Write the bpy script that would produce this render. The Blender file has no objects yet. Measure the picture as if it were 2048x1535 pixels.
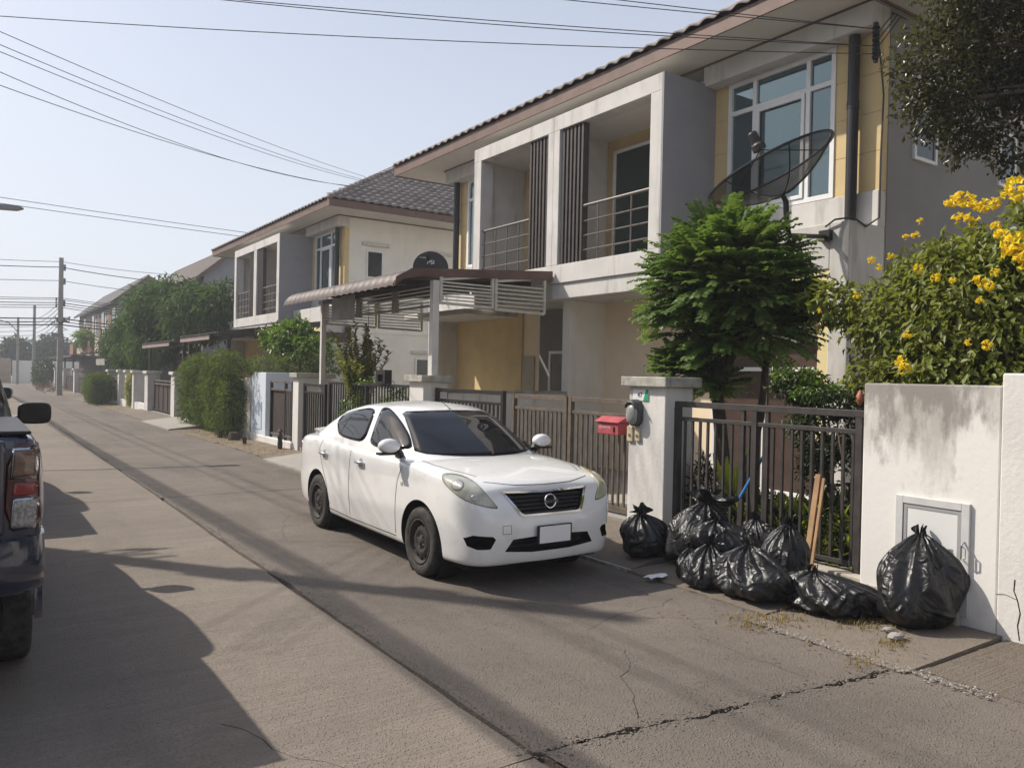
import bpy, bmesh, math, random
import numpy as np
from mathutils import Vector, Matrix
from mathutils.bvhtree import BVHTree

# ---------------------------------------------------------------- camera, sky, sun, exposure
SC = bpy.context.scene
COL = SC.collection
R = math.radians
F_PX, YAW, PITCH, ROLL, CAM_H = 1599.0, R(34.35), R(-0.54), R(1.22), 1.812
_fw = Vector((math.sin(YAW)*math.cos(PITCH), math.cos(YAW)*math.cos(PITCH), math.sin(PITCH)))
_rt = Vector((math.cos(YAW), -math.sin(YAW), 0)); _up = _rt.cross(_fw)
CR = math.cos(ROLL)*_rt + math.sin(ROLL)*_up
CU = math.cos(ROLL)*_up - math.sin(ROLL)*_rt
CAMP = Vector((0, 0, CAM_H))
cam_d = bpy.data.cameras.new('camera'); cam = bpy.data.objects.new('camera', cam_d); COL.objects.link(cam)
mw = Matrix((CR, CU, -_fw)).transposed().to_4x4(); mw.translation = CAMP
cam.matrix_world = mw
cam_d.sensor_width = 36.0; cam_d.lens = F_PX/2048*36; cam_d.clip_start = .05; cam_d.clip_end = 3000
SC.camera = cam
LDIR = Vector((1, -1.30, -1.52)).normalized()          # direction sunlight travels
world = bpy.data.worlds.new('World'); SC.world = world; world.use_nodes = True
wn = world.node_tree.nodes; wl = world.node_tree.links
sky = wn.new('ShaderNodeTexSky'); sky.sky_type = 'NISHITA'; sky.sun_disc = False
sky.sun_elevation = math.asin(-LDIR.z); sky.sun_rotation = math.atan2(-LDIR.x, -LDIR.y)
sky.air_density = 1.0; sky.dust_density = 3.0; sky.ozone_density = 2.0
wn['Background'].inputs['Strength'].default_value = 0.115
hz = wn.new('ShaderNodeMix'); hz.data_type = 'RGBA'; hz.inputs[0].default_value = .64            # bright dry-season haze veiling the blue
hz.inputs[7].default_value = (6.2, 6.45, 7.05, 1); _tc = wn.new('ShaderNodeTexCoord'); _sp = wn.new('ShaderNodeSeparateXYZ'); wl.new(_tc.outputs['Generated'], _sp.inputs[0]); _mr = wn.new('ShaderNodeMapRange'); wl.new(_sp.outputs[2], _mr.inputs[0])
_mr.inputs[1].default_value = .0; _mr.inputs[2].default_value = .85; _mr.inputs[3].default_value = .85; _mr.inputs[4].default_value = .12; wl.new(_mr.outputs[0], hz.inputs[0])      # haze thins towards the zenith
wl.new(sky.outputs[0], hz.inputs[6]); wl.new(hz.outputs[2], wn['Background'].inputs['Color'])
sun_d = bpy.data.lights.new('sun', 'SUN'); sun = bpy.data.objects.new('sun', sun_d); COL.objects.link(sun)
sun_d.energy = 4.3; sun_d.angle = R(0.6); sun_d.color = (1, .93, .82)
sun.rotation_euler = LDIR.to_track_quat('-Z', 'Y').to_euler(); sun.location = (-20, 20, 30)
SC.view_settings.view_transform = 'Standard'; SC.view_settings.look = 'None'
SC.view_settings.exposure = 0.30; SC.view_settings.gamma = 1.0
SC.view_settings.use_curve_mapping = False

# ---------------------------------------------------------------- pixel helpers (direction only; depth from what is touched)
def ray(x, y): return _fw + CR*((x-1024)/F_PX) - CU*((y-767.5)/F_PX)
def G(x, y, z=0.0): d = ray(x, y); return CAMP + d*((z-CAM_H)/d.z)
def PX(x, y, X): d = ray(x, y); return CAMP + d*(X/d.x)
def PY(x, y, Y): d = ray(x, y); return CAMP + d*(Y/d.y)

# ---------------------------------------------------------------- materials
MATS = {}
def glass_see_through(m, f):
    N = m.node_tree.nodes; L = m.node_tree.links; t = N.new('ShaderNodeBsdfTransparent'); t.inputs[0].default_value = (.42,.56,.56,1); x = N.new('ShaderNodeMixShader'); x.inputs[0].default_value = f
    L.new(t.outputs[0], x.inputs[1]); L.new(N['Principled BSDF'].outputs[0], x.inputs[2]); L.new(x.outputs[0], N['Material Output'].inputs['Surface'])
def srgb(r, g, b):
    f = lambda c: (c/255/12.92) if c/255 <= .04045 else ((c/255+.055)/1.055)**2.4
    return (f(r), f(g), f(b))
def mat(name, col, rough=.7, var=.0, scale=4.0, col2=None, bump=0.0, bscale=40.0, metal=0.0, spec=.5, coat=0.0,
        stain=0.0, stain_col=(.03,.03,.03), stain_scale=1.2, streak=False, transl=None, alpha=1.0, objrand=0.0, emit=None, ior=1.45, transm=0.0):
    if name in MATS: return MATS[name]
    m = bpy.data.materials.new(name); m.use_nodes = True; MATS[name] = m
    nt = m.node_tree; N = nt.nodes; L = nt.links; b = N['Principled BSDF']
    b.inputs['Roughness'].default_value = rough; b.inputs['Metallic'].default_value = metal
    b.inputs['Specular IOR Level'].default_value = spec; b.inputs['Coat Weight'].default_value = coat
    b.inputs['Coat Roughness'].default_value = .05; b.inputs['IOR'].default_value = ior
    b.inputs['Transmission Weight'].default_value = transm
    c4 = (*col, 1); out = None
    b.inputs['Base Color'].default_value = c4
    tc = N.new('ShaderNodeTexCoord'); ge = N.new('ShaderNodeNewGeometry')
    def mix(f, a, bb):
        x = N.new('ShaderNodeMix'); x.data_type = 'RGBA'
        if isinstance(f, float): x.inputs[0].default_value = f
        else: L.new(f, x.inputs[0])
        for s, i in ((a, 6), (bb, 7)):
            if isinstance(s, tuple): x.inputs[i].default_value = (*s[:3], 1)
            else: L.new(s, x.inputs[i])
        return x.outputs[2]
    def ramp(s, p0, p1):
        r = N.new('ShaderNodeMapRange'); L.new(s, r.inputs[0]); r.inputs[1].default_value = p0; r.inputs[2].default_value = p1
        r.interpolation_type = 'SMOOTHSTEP'; return r.outputs[0]
    def noise(sc, det=6, vec=None, rg=.55):
        n = N.new('ShaderNodeTexNoise'); n.inputs['Scale'].default_value = sc; n.inputs['Detail'].default_value = det
        n.inputs['Roughness'].default_value = rg
        L.new(vec if vec else ge.outputs['Position'], n.inputs['Vector']); return n.outputs['Fac']
    cur = col
    if var or col2:
        c2 = col2 if col2 else tuple(c*(1-var) for c in col)
        cur = mix(ramp(noise(scale), .35, .68), col, c2)
    if objrand:
        oi = N.new('ShaderNodeObjectInfo')
        hs = N.new('ShaderNodeMapRange'); L.new(oi.outputs['Random'], hs.inputs[0]); hs.inputs[3].default_value = 1-objrand; hs.inputs[4].default_value = 1+objrand
        hv = N.new('ShaderNodeHueSaturation'); L.new(hs.outputs[0], hv.inputs['Value'])
        if isinstance(cur, tuple): hv.inputs['Color'].default_value = (*cur, 1)
        else: L.new(cur, hv.inputs['Color'])
        cur = hv.outputs[0]
    if stain:
        vec = None
        if streak:
            mp = N.new('ShaderNodeMapping'); mp.inputs['Scale'].default_value = (1, 1, .18); L.new(ge.outputs['Position'], mp.inputs['Vector']); vec = mp.outputs[0]
        s1 = ramp(noise(stain_scale, 8, vec, .65), .5, .72)
        mu = N.new('ShaderNodeMath'); mu.operation = 'MULTIPLY'; L.new(s1, mu.inputs[0]); mu.inputs[1].default_value = stain
        cur = mix(mu.outputs[0], cur, stain_col)
    if not isinstance(cur, tuple): L.new(cur, b.inputs['Base Color'])
    if bump:
        bp = N.new('ShaderNodeBump'); bp.inputs['Strength'].default_value = min(1, bump); bp.inputs['Distance'].default_value = .01 if bump <= 1 else .01*bump
        L.new(noise(bscale, 8), bp.inputs['Height']); L.new(bp.outputs[0], b.inputs['Normal'])
    if transl:
        tr = N.new('ShaderNodeBsdfTranslucent'); ms = N.new('ShaderNodeMixShader'); ms.inputs[0].default_value = .35
        tr.inputs[0].default_value = (*transl, 1)
        L.new(b.outputs[0], ms.inputs[1]); L.new(tr.outputs[0], ms.inputs[2]); L.new(ms.outputs[0], N['Material Output'].inputs['Surface'])
    if alpha < 1: b.inputs['Alpha'].default_value = alpha
    return m

# plaster and paint
m_white = mat('white_plaster', (.60,.58,.555), .85, .12, 2.2, stain=.75, stain_col=(.34,.32,.29), stain_scale=4.2, streak=True, bump=.15, bscale=60)
m_whiteold = mat('weathered_white_plaster', (.69,.67,.64), .88, .08, 2, stain=.5, stain_col=(.30,.28,.26), stain_scale=1.6, streak=True, bump=.35, bscale=30)
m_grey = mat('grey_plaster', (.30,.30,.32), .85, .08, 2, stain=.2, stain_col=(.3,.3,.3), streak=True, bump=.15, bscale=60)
m_cream = mat('cream_plaster', (.80,.775,.71), .85, .08, 1.5, stain=.35, stain_col=(.5,.46,.38), streak=True, bump=.15, bscale=60)
m_yellow = mat('yellow_panel', (.66,.50,.26), .8, .10, 2.5, bump=.12, bscale=60)
m_yellowpale = mat('pale_yellow_trim', (.78,.66,.36), .8, .10, 2.5, bump=.12, bscale=60)
m_beige = mat('beige_plaster', (.84,.69,.50), .85, .08, 1.5, bump=.15, bscale=50)
m_soffit = mat('soffit_board', (.66,.63,.58), .8, .06, 1.5)
m_fascia = mat('brown_fascia', (.165,.10,.078), .6, .25, 3, bump=.1)
m_tilefar = mat('far_roof_tile', (.10,.098,.10), .8, .3, 2)
m_tile = mat('roof_tile', (.285,.24,.215), .75, .35, 2.2, bump=.3, bscale=50, objrand=.14)
m_tilebrown = mat('roof_tile_brown', (.085,.06,.052), .75, .3, 2.5, bump=.3, bscale=50)
m_framewhite = mat('white_window_frame', (.78,.78,.78), .45, .05, 5)
m_glass = mat('tinted_glass', (.20,.27,.29), .035, spec=.9, metal=.65, objrand=.25)
glass_see_through(m_glass, .72)
m_curtain = mat('pale_curtain', (.42,.46,.44), .9, .2, 6)
m_glassdark = mat('dark_glass', (.03,.035,.035), .06, spec=.8)
m_glassgreen = mat('green_door_glass', (.07,.095,.085), .06, spec=.8, metal=.4)
m_brown = mat('brown_louvre', (.055,.04,.036), .55, .3, 6)
m_pipe = mat('black_downpipe', (.018,.018,.02), .45, .3, 5)
m_railmetal = mat('grey_brown_railing', (.15,.125,.11), .5, .3, 12)
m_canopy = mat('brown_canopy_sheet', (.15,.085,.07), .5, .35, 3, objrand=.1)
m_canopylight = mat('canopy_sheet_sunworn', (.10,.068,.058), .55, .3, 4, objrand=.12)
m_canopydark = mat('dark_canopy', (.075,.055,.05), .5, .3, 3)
m_grill = mat('cream_grill_paint', (.60,.57,.50), .55, .18, 8)
m_post = mat('cream_post_paint', (.64,.62,.58), .6, .12, 3, stain=.25, stain_col=(.35,.32,.28), streak=True)
m_iron = mat('dark_iron_paint', (.055,.048,.046), .5, .35, 10, bump=.2, bscale=60)
m_ironrust = mat('rusty_gate_paint', (.085,.07,.06), .6, .5, 9, col2=(.15,.115,.085), bump=.25, bscale=60)
m_ironblack = mat('black_iron_paint', (.022,.02,.02), .45, .3, 10)
m_bluewhite = mat('pale_blue_paint', (.60,.67,.74), .8, .06, 2, stain=.12, stain_col=(.4,.42,.45), streak=True)
m_cap = mat('mossy_concrete_cap', (.44,.42,.37), .9, .3, 6, stain=.8, stain_col=(.16,.14,.12), stain_scale=7, streak=True, bump=.5, bscale=30)
m_concrete = mat('brushed_concrete', (.27,.245,.21), .9, .2, 1.4)
m_wood = mat('sawn_wood', (.36,.21,.10), .7, .3, 6, bump=.2, bscale=30)
m_bag = mat('black_plastic_bag', (.012,.012,.013), .38, spec=.5)
_n = m_bag.node_tree; _ge = _n.nodes.new('ShaderNodeNewGeometry'); _last = None
for _sc, _di, _st, _ds in ((4.5, .05, .9, 2.2), (13, .014, .6, 1.6)):
    _t = _n.nodes.new('ShaderNodeTexNoise'); _t.noise_type = 'RIDGED_MULTIFRACTAL'; _t.inputs['Scale'].default_value = _sc; _t.inputs['Detail'].default_value = 2; _t.inputs['Distortion'].default_value = _ds
    _n.links.new(_ge.outputs['Position'], _t.inputs['Vector']); _b = _n.nodes.new('ShaderNodeBump'); _b.inputs['Strength'].default_value = _st; _b.inputs['Distance'].default_value = _di
    _n.links.new(_t.outputs['Fac'], _b.inputs['Height'])
    if _last: _n.links.new(_last.outputs[0], _b.inputs['Normal'])
    _last = _b
_n.links.new(_last.outputs[0], _n.nodes['Principled BSDF'].inputs['Normal'])
m_rubber = mat('tyre_rubber', (.028,.026,.025), .85, .5, 18, col2=(.06,.055,.048), bump=.3, bscale=60)
m_black = mat('black_plastic', (.014,.014,.015), .5, .2, 20)
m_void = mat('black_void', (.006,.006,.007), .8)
m_chrome = mat('chrome', (.72,.73,.75), .12, metal=1.0)
m_steel = mat('grey_steel', (.3,.3,.3), .45, .2, 8, metal=.6)
m_paintw = mat('white_car_paint', (.86,.855,.845), .32, .04, 3, coat=1.0, stain=.25, stain_col=(.55,.53,.49), stain_scale=5)
m_paintd = mat('navy_car_paint', (.016,.021,.045), .22, .1, 3, coat=.9)
m_paints = mat('silver_car_paint', (.42,.44,.47), .3, .05, 3, coat=.8, metal=.4)
m_carglass = mat('car_glass', (.010,.011,.014), .03, spec=.55)
m_steelrim = mat('steel_wheel_paint', (.04,.032,.028), .75, .4, 12, bump=.2)
m_lens = mat('yellowed_headlight_lens', (.50,.50,.42), .12, .25, 9, spec=.7, coat=.9)
m_lensy = mat('hazy_headlight_lens', (.50,.47,.30), .2, .2, 9, coat=.7)
m_red = mat('red_lamp', (.20,.01,.015), .15, coat=.8)
m_pinkred = mat('faded_red_plastic', (.46,.085,.10), .45, .2, 8)
m_plate = mat('blank_number_plate', (.86,.86,.86), .4)
m_trunk = mat('bark', (.085,.065,.05), .9, .4, 12, bump=.8, bscale=30)
m_pole = mat('pole_concrete', (.36,.34,.31), .9, .15, 3, bump=.3)
m_wire = mat('black_cable', (.035,.035,.038), .6)
m_orange = mat('orange_wall', (.24,.115,.065), .85, .15, 3)
m_tan = mat('tan_wall', (.42,.33,.25), .9, .12, 2)
m_blue = mat('blue_handle', (.03,.16,.42), .4)
m_paper = mat('white_paper', (.8,.8,.8), .8)
m_green = mat('green_plate', (.01,.32,.16), .5)
m_brownwood = mat('dark_brown_door', (.07,.04,.03), .5, .3, 5)
m_terracotta = mat('terracotta', (.45,.16,.10), .6, .2, 12)
m_sand = mat('beige_plastic', (.52,.45,.30), .5, .1, 12)
m_grass = mat('dry_grass', (.34,.25,.09), .9, .3, 20, transl=(.3,.22,.06))
m_dirt = mat('dry_dirt', (.20,.155,.11), .95, .35, 3, bump=.6, bscale=25)
def leafmat(name, c, t, rough=.45, objr=.0):
    m = mat(name, c, rough, .0, 3, col2=tuple(x*.55 for x in c), transl=t, spec=.45)
    return m
m_leaf1 = leafmat('gooseberry_leaf', (.12,.19,.05), (.23,.36,.05))
m_leaf2 = leafmat('trumpet_bush_leaf', (.18,.21,.04), (.32,.36,.045))
m_leaf3 = leafmat('olive_glossy_leaf', (.055,.055,.022), (.09,.09,.02), .3)
m_leaf4 = leafmat('mango_leaf', (.06,.095,.03), (.09,.16,.03), .75)
m_leaf5 = leafmat('hedge_needle', (.085,.125,.03), (.14,.20,.03), .6)
m_leaf6 = leafmat('sapling_leaf', (.24,.25,.07), (.34,.36,.07))
m_leaf7 = leafmat('broad_leaf', (.26,.32,.03), (.5,.6,.03), .4)
m_leaf8 = leafmat('fresh_green_leaf', (.09,.15,.025), (.16,.27,.02), .35)
m_leafd = leafmat('dark_shrub_leaf', (.035,.055,.018), (.05,.08,.015))
m_leaffar = leafmat('far_tree_leaf', (.05,.07,.035), (.06,.09,.03), .9)
m_flower = mat('yellow_petal', (.88,.68,.03), .6, transl=(.98,.8,.03))
m_twig = mat('dry_twig', (.26,.19,.12), .9, .3, 12)

# ---------------------------------------------------------------- mesh helpers
OFF = {}
class MB:
    def __init__(s): s.v = []; s.f = []; s.m = []
    def add(s, vs, fs, m=0):
        o = len(s.v); s.v += [Vector(p) for p in vs]
        for f in fs: s.f.append([i+o for i in f]); s.m.append(m)
        return s
    def box(s, x0, x1, y0, y1, z0, z1, m=0):
        return s.add([(x,y,z) for z in (z0,z1) for y in (y0,y1) for x in (x0,x1)],
                     [(0,2,3,1),(4,5,7,6),(0,1,5,4),(2,6,7,3),(0,4,6,2),(1,3,7,5)], m)
    def bar(s, p, q, w, h=None, up=(0,0,1), m=0):
        h = h or w; p = Vector(p); q = Vector(q); d = (q-p).normalized(); u = Vector(up)
        if abs(d.dot(u)) > .98: u = Vector((0,1,0))
        a = d.cross(u).normalized()*w/2; b = a.cross(d).normalized()*h/2
        return s.add([p-a-b,p+a-b,p+a+b,p-a+b,q-a-b,q+a-b,q+a+b,q-a+b],
                     [(3,2,1,0),(4,5,6,7),(0,1,5,4),(1,2,6,5),(2,3,7,6),(3,0,4,7)], m)
    def tube(s, pts, r, n=8, cap=True, m=0):
        pts = [Vector(p) for p in pts]; k = len(pts)
        rs = r if isinstance(r, (list, tuple)) else [r]*k
        vs = []; a = None
        for i, p in enumerate(pts):
            d = (pts[min(i+1,k-1)]-pts[max(i-1,0)]).normalized()
            if a is None:
                a = d.orthogonal().normalized()
            a = (a - d*a.dot(d)).normalized(); b = d.cross(a)
            vs += [p + (a*math.cos(2*math.pi*j/n)+b*math.sin(2*math.pi*j/n))*rs[i] for j in range(n)]
        fs = [(i*n+j, i*n+(j+1)%n, (i+1)*n+(j+1)%n, (i+1)*n+j) for i in range(k-1) for j in range(n)]
        if cap: fs += [tuple(range(n))[::-1], tuple((k-1)*n+j for j in range(n))]
        return s.add(vs, fs, m)
    def lathe(s, prof, o, ax, n=24, m=0, ph=0.0):            # prof: (r, along axis)
        o = Vector(o); ax = Vector(ax).normalized(); a = ax.orthogonal().normalized(); b = ax.cross(a)
        vs = []; k = len(prof)
        for r, t in prof:
            vs += [o + ax*t + (a*math.cos(2*math.pi*j/n+ph)+b*math.sin(2*math.pi*j/n+ph))*r for j in range(n)]
        return s.add(vs, [(i*n+j, i*n+(j+1)%n, (i+1)*n+(j+1)%n, (i+1)*n+j) for i in range(k-1) for j in range(n)], m)
    def prism(s, poly, vec, m=0):
        n = len(poly); vec = Vector(vec); a = [Vector(p) for p in poly]
        return s.add(a+[p+vec for p in a], [tuple(range(n))[::-1], tuple(range(n,2*n))]+[(i,(i+1)%n,n+(i+1)%n,n+i) for i in range(n)], m)
    def grid(s, rows, m=0, closed=False):
        k = len(rows); n = len(rows[0]); vs = [p for r in rows for p in r]
        nn = n if closed else n-1
        return s.add(vs, [(i*n+j, i*n+(j+1)%n, (i+1)*n+(j+1)%n, (i+1)*n+j) for i in range(k-1) for j in range(nn)], m)
    def build(s, name, mats, parent=None, smooth=False, bevel=0, local=False):
        me = bpy.data.meshes.new(name)
        o = bpy.data.objects.new(name, me); COL.objects.link(o)
        off = Vector((0,0,0))
        if parent is not None:
            o.parent = parent
            if not local: off = OFF.get(parent, Vector((0,0,0)))
        OFF[o] = off
        me.from_pydata([tuple(p-off) for p in s.v], [], s.f)
        for mm in (mats if isinstance(mats, (list, tuple)) else [mats]): me.materials.append(mm)
        me.polygons.foreach_set('material_index', s.m)
        if smooth: me.polygons.foreach_set('use_smooth', [True]*len(s.f))
        me.update()
        if bevel:
            b = o.modifiers.new('bevel', 'BEVEL'); b.width = bevel; b.segments = 2; b.limit_method = 'ANGLE'; b.angle_limit = R(40)
            b.harden_normals = False
        return o
def fixnormals(o):
    bm = bmesh.new(); bm.from_mesh(o.data); bmesh.ops.recalc_face_normals(bm, faces=bm.faces[:]); bm.to_mesh(o.data); bm.free(); return o
def tag(o, label, cat=None, group=None, kind=None):
    if label: o['label'] = label
    if cat: o['category'] = cat
    if group: o['group'] = group
    if kind: o['kind'] = kind
    return o
def thing(name, loc, label, cat, group=None):
    o = bpy.data.objects.new(name, None); COL.objects.link(o); o.location = loc; o.empty_display_size = .2
    OFF[o] = Vector(loc); return tag(o, label, cat, group)
def struct(o): o['kind'] = 'structure'; return o
def stuff(o): o['kind'] = 'stuff'; return o
def copy_tree(o, parent=None, swap=None, skip=()):
    c = o.copy(); COL.objects.link(c); c.parent = parent
    if swap and o.type == 'MESH' and any(m in swap for m in o.data.materials[:] if m):
        c.data = o.data.copy()
        for i, mm in enumerate(c.data.materials[:]):
            if mm in swap: c.data.materials[i] = swap[mm]
    for ch in list(o.children):
        if ch.name.split('.')[0] not in skip: copy_tree(ch, c, swap, skip)
    return c
def inst(me_obj, name, parent, loc, rot=None, scale=None):
    c = bpy.data.objects.new(name, me_obj.data if hasattr(me_obj,'data') else me_obj); COL.objects.link(c)
    c.parent = parent; c.location = Vector(loc) - OFF.get(parent, Vector((0,0,0)))
    OFF[c] = Vector(loc)
    if rot is not None: c.rotation_euler = rot
    if scale is not None: c.scale = scale
    return c
rng = random.Random(7)
def U(a, b): return rng.uniform(a, b)
def V(*a): return Vector(a)
# ---------------------------------------------------------------- ground, road, pavement
def ground_mat(name, base, dark, speck=.0, brush=0.0, blotch=.5, bumpd=.006, oil=0.0):
    m = bpy.data.materials.new(name); m.use_nodes = True; MATS[name] = m
    N = m.node_tree.nodes; L = m.node_tree.links; b = N['Principled BSDF']
    b.inputs['Roughness'].default_value = .93; b.inputs['Specular IOR Level'].default_value = .25
    ge = N.new('ShaderNodeNewGeometry')
    def noise(sc, det=8, scl=None, rg=.6):
        n = N.new('ShaderNodeTexNoise'); n.inputs['Scale'].default_value = sc; n.inputs['Detail'].default_value = det; n.inputs['Roughness'].default_value = rg
        if scl:
            mp = N.new('ShaderNodeMapping'); mp.inputs['Scale'].default_value = scl; mp.inputs['Rotation'].default_value = (0,0,R(-4))
            L.new(ge.outputs['Position'], mp.inputs['Vector']); L.new(mp.outputs[0], n.inputs['Vector'])
        else: L.new(ge.outputs['Position'], n.inputs['Vector'])
        return n.outputs['Fac']
    def rng_(s, a, c, lo=0., hi=1.):
        r = N.new('ShaderNodeMapRange'); L.new(s, r.inputs[0]); r.inputs[1].default_value = a; r.inputs[2].default_value = c
        r.inputs[3].default_value = lo; r.inputs[4].default_value = hi; return r.outputs[0]
    def mix(f, a, c):
        x = N.new('ShaderNodeMix'); x.data_type = 'RGBA'; L.new(f, x.inputs[0])
        for s, i in ((a, 6), (c, 7)):
            if isinstance(s, tuple): x.inputs[i].default_value = (*s, 1)
            else: L.new(s, x.inputs[i])
        return x.outputs[2]
    def mul(a, k):
        x = N.new('ShaderNodeMath'); x.operation = 'MULTIPLY'; L.new(a, x.inputs[0])
        if isinstance(k, float): x.inputs[1].default_value = k
        else: L.new(k, x.inputs[1])
        return x.outputs[0]
    def addn(a, c):
        x = N.new('ShaderNodeMath'); x.operation = 'ADD'; L.new(a, x.inputs[0]); L.new(c, x.inputs[1]); return x.outputs[0]
    cur = mix(rng_(noise(.55, 6), .38, .66, 0, blotch), base, dark)
    cur = mix(rng_(noise(3.2, 10, None, .7), .45, .75, 0, .55), cur, tuple(c*.72 for c in base))
    cur = mix(rng_(noise(16, 6, None, .7), .5, .8, 0, .35), cur, tuple(min(1, c*1.35) for c in base))
    hgt = noise(60, 6, None, .7)
    if oil:
        cur = mix(rng_(noise(.9, 5, (1.6,.22,1)), .52, .72, 0, oil), cur, tuple(c*.5 for c in dark))
    if brush:
        br = noise(1.0, 5, (.9, 55, 1), .7); b2 = noise(1.0, 4, (.35, 7, 1), .6)
        cur = mix(rng_(b2, .42, .7, 0, brush*.8), cur, tuple(c*.68 for c in base))
        cur = mix(rng_(br, .42, .68, 0, brush), cur, tuple(c*.58 for c in base))
        hgt = addn(hgt, mul(br, 1.4))
    if speck:
        vo = N.new('ShaderNodeTexVoronoi'); vo.inputs['Scale'].default_value = 55; L.new(ge.outputs['Position'], vo.inputs['Vector'])
        sp = rng_(vo.outputs['Distance'], .12, .34, 1, 0)
        gate = rng_(noise(4.5, 4), .42, .62)
        cur = mix(mul(mul(sp, gate), speck), cur, (.42,.40,.37))
        vo2 = N.new('ShaderNodeTexVoronoi'); vo2.inputs['Scale'].default_value = 120; L.new(ge.outputs['Position'], vo2.inputs['Vector'])
        cur = mix(rng_(vo2.outputs['Distance'], .1, .5, .35, 0), cur, (.03,.028,.026))
        hgt = addn(hgt, sp)
    L.new(cur, b.inputs['Base Color'])
    bp = N.new('ShaderNodeBump'); bp.inputs['Distance'].default_value = bumpd; bp.inputs['Strength'].default_value = .9
    L.new(hgt, bp.inputs['Height']); L.new(bp.outputs[0], b.inputs['Normal'])
    return m
m_lane = ground_mat('brushed_street_concrete', (.272,.230,.190), (.195,.168,.142), speck=.12, brush=.5, blotch=.85, bumpd=.007, oil=.35)
m_lane2 = ground_mat('worn_dark_street_concrete', (.196,.167,.142), (.13,.112,.097), speck=.85, blotch=.8, bumpd=.011, oil=.45)
m_apron = ground_mat('pavement_concrete', (.205,.172,.14), (.14,.12,.10), speck=.2, bumpd=.006)
m_ramp = ground_mat('pale_ramp_concrete', (.33,.31,.28), (.25,.235,.21), bumpd=.004)
m_rib = ground_mat('ribbed_pavement_concrete', (.21,.175,.142), (.14,.12,.10), speck=.1, brush=.5, bumpd=.012)
m_yard = ground_mat('pale_yard_concrete', (.36,.34,.30), (.27,.25,.22), bumpd=.004)
m_earth = ground_mat('earth', (.20,.165,.12), (.13,.115,.085), bumpd=.02)

g = MB(); g.add([(-700,-300,-.14),(700,-300,-.14),(700,900,-.14),(-700,900,-.14)], [(0,1,2,3)])
struct(g.build('ground', m_earth))
road = MB(); road.add([(-2.6,-9,-.045),(5.2,-9,-.045),(5.2,112,-.045),(-2.6,112,-.045)], [(0,1,2,3)])
road.add([(-40,92,-.05),(40,92,-.05),(40,101,-.05),(-40,101,-.05)], [(0,1,2,3)])
road = struct(road.build('road', m_dirt))
rr = random.Random(11)
def wob(n, amp, seed, kk=.75):
    r = random.Random(seed); v = w_ = 0; out = []
    for _ in range(n): v = v*kk + r.uniform(-amp, amp); w_ = w_*.95 + r.uniform(-amp, amp)*.35; out.append(v+w_)
    return out
def road_slab(x0, x1, ya, yb, na, nb, mt, seed, xr=.006):
    n = 64; my = 40
    a = MB(); wa = wob(n+1, na, seed); wb = wob(n+1, nb, seed+50)
    wl_ = wob(my+1, xr, seed+90); wr_ = wob(my+1, xr, seed+130)
    rows = []
    for j in range(my+1):
        t = j/my; row = []
        for i in range(n+1):
            s = i/n; x = x0+(x1-x0)*s
            y = (ya(x)+wa[i]) if j == 0 else (yb(x)-wb[i]) if j == my else ya(x)+(yb(x)-ya(x))*t
            if i == 0: x += abs(wl_[j])
            if i == n: x -= abs(wr_[j])
            row.append((x, y, 0))
        rows.append(row)
    a.grid(rows)
    per = rows[0] + [r[-1] for r in rows[1:]] + rows[-1][::-1][1:] + [r[0] for r in rows[::-1][1:-1]]
    k = len(per); a.add(per+[(p[0],p[1],-.1) for p in per], [(i, i+k, (i+1)%k+k, (i+1)%k) for i in range(k)])
    return a.build('slab', mt, road)
yj = lambda k: (lambda x: 3.05 + 9.0*k)
crk = lambda x: 3.09 - .115*(x-2.28)
for k in range(-1, 11):
    ya = yj(k); yb = yj(k+1)
    road_slab(-2.4, 2.262, (lambda x, f=ya: f(x)+.008), (lambda x, f=yb: f(x)-.008), .004, .004, m_lane, 10+k)
    if k == -1: road_slab(2.282, 5.17, (lambda x, f=ya: f(x)+.01), lambda x: crk(x)-.006-.011*max(0, x-3.2), .01, .022, m_lane2, 40+k, .02)
    elif k == 0: road_slab(2.282, 5.17, lambda x: crk(x)+.006+.011*max(0, x-3.2), (lambda x, f=yb: f(x)-.01), .022, .006, m_lane2, 40+k, .02)
    else: road_slab(2.282, 5.17, (lambda x, f=ya: f(x)+.01), (lambda x, f=yb: f(x)-.01), .006, .006, m_lane2, 40+k, .016)
cr = MB(); cr.add([(-40,92,-.03),(40,92,-.03),(40,100.5,-.03),(-40,100.5,-.03)], [(0,1,2,3)])
cr.build('cross_street_surface', m_lane, road)

pave = MB(); pave.add([(5.0,-9,-.06),(6.5,-9,-.06),(6.5,92,-.06),(5.0,92,-.06)], [(0,1,2,3)])
pave = struct(pave.build('pavement', m_dirt))
def pslab(x0, x1, y0, y1, z0, z1, mt, seed, rag=.01, ang=0.0):
    n = 24; a = MB(); w1 = wob(n+1, rag, seed); w2 = wob(n+1, rag, seed+7); rows = []
    for i in range(n+1):
        y = y0+(y1-y0)*i/n; xa = x0+abs(w1[i])+ang*(y-y0); xb = x1
        rows.append([(xa+(xb-xa)*t, y+(w2[i]*.3 if i in (0,n) else 0), z0+(z1-z0)*t) for t in (0,.25,.5,.75,1)])
    a.grid(rows)
    per = [r[0] for r in rows] + [p for p in rows[-1][1:]] + [r[-1] for r in rows[::-1][1:]] + [p for p in rows[0][::-1][1:-1]]
    k = len(per); a.add(per+[(p[0],p[1],-.1) for p in per], [(i, (i+1)%k, (i+1)%k+k, i+k) for i in range(k)])
    o = a.build('slab', mt, pave); fixnormals(o); return o
pslab(5.02, 6.5, -9, 2.68, .006, .012, m_rib, 301)
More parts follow.
